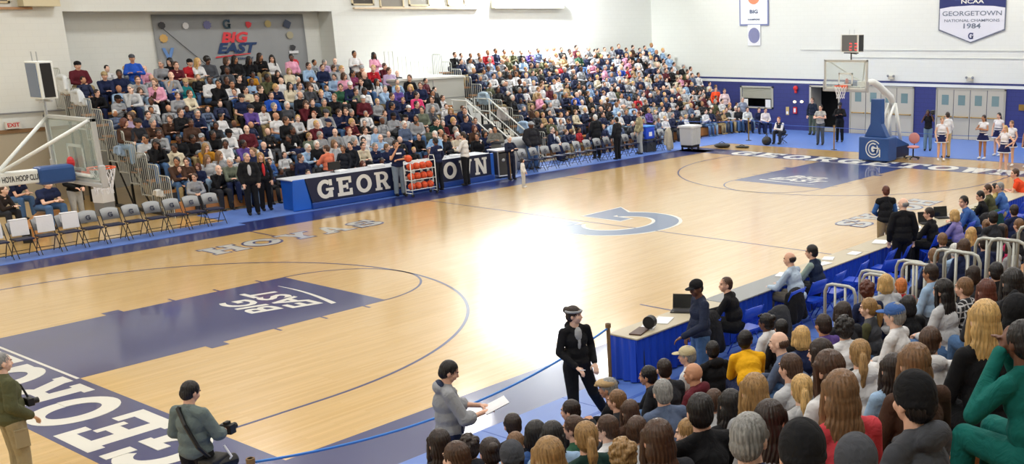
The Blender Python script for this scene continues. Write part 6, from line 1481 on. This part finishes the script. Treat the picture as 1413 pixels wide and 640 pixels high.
stand_on(18.5, -5.9, 1.04, cr, 165, pkey='cr', hair='short', hc='lbrown', top='d8cdb8', legs='char', hy=0, hp=0, lod=1, label='tall fair-haired person in cream behind the cheerleaders')
stand_on(16.0, -6.4, 1.02, fs, 120, pkey='fs', hair='short', hc='dark', top='2b3350', legs='6d7071', hy=0, hp=0, lod=1, label='dark-haired man in a navy jacket at the right edge by the cheerleaders')
stand_on(17.75, -1.95, 1.05, fs, 60, pkey='fs', hair='short', hc='dark', top='e4e6ea', legs='c9b48c', hy=0, hp=0, lod=1, label='man in a white shirt and khaki trousers behind the lone cheerleader', top_name='shirt')
cm = stand_pose(elL=(-.24, .14, 1.24), wrL=(-.16, .18, 1.5), elR=(.26, .1, 1.2), wrR=(.12, .2, 1.46), head=(.03, .04, 1.59))
q = stand_on(19.5, -.3, 1.0, cm, -165, pkey='cm', hy=0, hp=10, hair='short', hc='black', top='1a1b20', kind='short', legs='6f8797', skin='d', lod=1, label='cameraman in a black t-shirt and jeans with a camera on his shoulder', top_name='t_shirt')
MB().box(-.24, -.16, 1.5, -.1, .2, 1.68).tube([(-.17, .2, 1.6), (-.17, .36, 1.6)], .05, 12).obj('video_camera', M['black'], q, bevel=.01)
stand_on(19.16, 4.75, 1.03, cr, -165, pkey='cr', hair='short', hc='dark', top='a9aaa8', kind='short', legs='4c5258', hy=0, hp=10, lod=1, label='man in a grey t-shirt and dark jeans on the blue mat by the dark doorway', top_name='t_shirt')
q = stand_on(20.6, 4.6, 1.03, cr, -160, pkey='cr', hair='short', hc='black', top='15161a', legs='15161a', skin='d', hy=0, hp=4, hat='cap', hatc='char', lod=1, label='man in a black jacket and cap standing right of the grey t-shirt', top_name='jacket')
stand_on(22.6, 7.3, 1.04, fs, 180, pkey='fs', hair='short', hc='brown', top='1b2233', legs='4f5a4e', hy=0, hp=0, lod=1, label='man in a dark jacket standing at the left jamb of the dark doorway', top_name='jacket')
P = SIT['lean']; q = person((18.9, 6.6, .012), 180, P, 'lean', hy=10, hp=0, hair='short', hc='red', top='20283f', legs='char', skin='p', vest='dfe0e2', lod=1, label='person in dark vest seated on the blue mat by the corner bags', top_name='vest')
root = empty('folding_stool', (18.9, 6.6, .012), math.pi/2, 'dark stool beneath the person in the vest on the mat', 'stool'); MB().box(-.18, -.18, .36, .18, .18, .4).obj('seat', M['dgrey'], root); MB().tube([(-.16, -.16, 0), (.16, .16, .36)], .014, 6).tube([(.16, -.16, 0), (-.16, .16, .36)], .014, 6).tube([(-.16, .16, 0), (.16, -.16, .36)], .014, 6).tube([(.16, .16, 0), (-.16, -.16, .36)], .014, 6).obj('leg', M['black'], root)
# end-of-bank spectators by the service hatch
for k, (px, py, top, hr, lab, st) in enumerate(((986, 122, 'orangered', 'short.black', 'person in a bright orange jacket standing against the blue wall', 1), (998, 125, 'dfc9cd', 'short.dark', 'person in a pale pink top standing right of the orange jacket', 1), (1023, 140, '8d97ad', 'short.grey', 'grey-haired person in a blue-grey coat below the hatch', 1),
        (1013, 147, 'e6e6e2', 'short.white', 'white-hatted person in a white top left of the hatch', 0), (1017, 153, '2b2d33', 'short.dark', 'person in black seated below the white top', 0), (1029, 156, 'd5dad8', 'short.black', 'dark-haired person in a white top with arms raised by the hatch', 0), (1045, 151, '20294a', 'short.brown', 'man in a navy sweater seated right of the hatch corner', 0),
        (1054, 155, 'e3dcdc', 'short.dark', 'child in a white top with a red bag by the navy sweater', 0), (985, 163, 'd7b9c4', 'short.lbrown', 'person in a pale pink sweater in the front row by the wall', 0), (1000, 155, '3c4442', 'short.brown', 'person in a dark grey-green coat in the front row right of the pink sweater', 0))):
    h_, c_ = hr.split('.')
    if st: p = on(0, 22.3, px, py); z0 = max(0, p.z-1.62); P = fs; pk = 'fs'
    else: p = on(0, 22.0 if k < 8 else 21.4, px, py); z0 = max(0, p.z-1.25); P = SIT['lap']; pk = 'lap'
    o = person((p.x+.1, p.y, z0), -125, P, pk, 0, 4, h_, c_, top, 'long', R.choice(['denim', 'char', 'navy']), 'l', lod=1, label=lab, group=None)
    if z0 > .1: tag(MB().box(-.3, -.3, 0, .3, .3, z0).obj('bleacher_step', M['seatboard'], None, (p.x+.1, p.y, 0)), 'wooden end step under the %s' % lab[:40].split(' standing')[0], 'bleacher step')
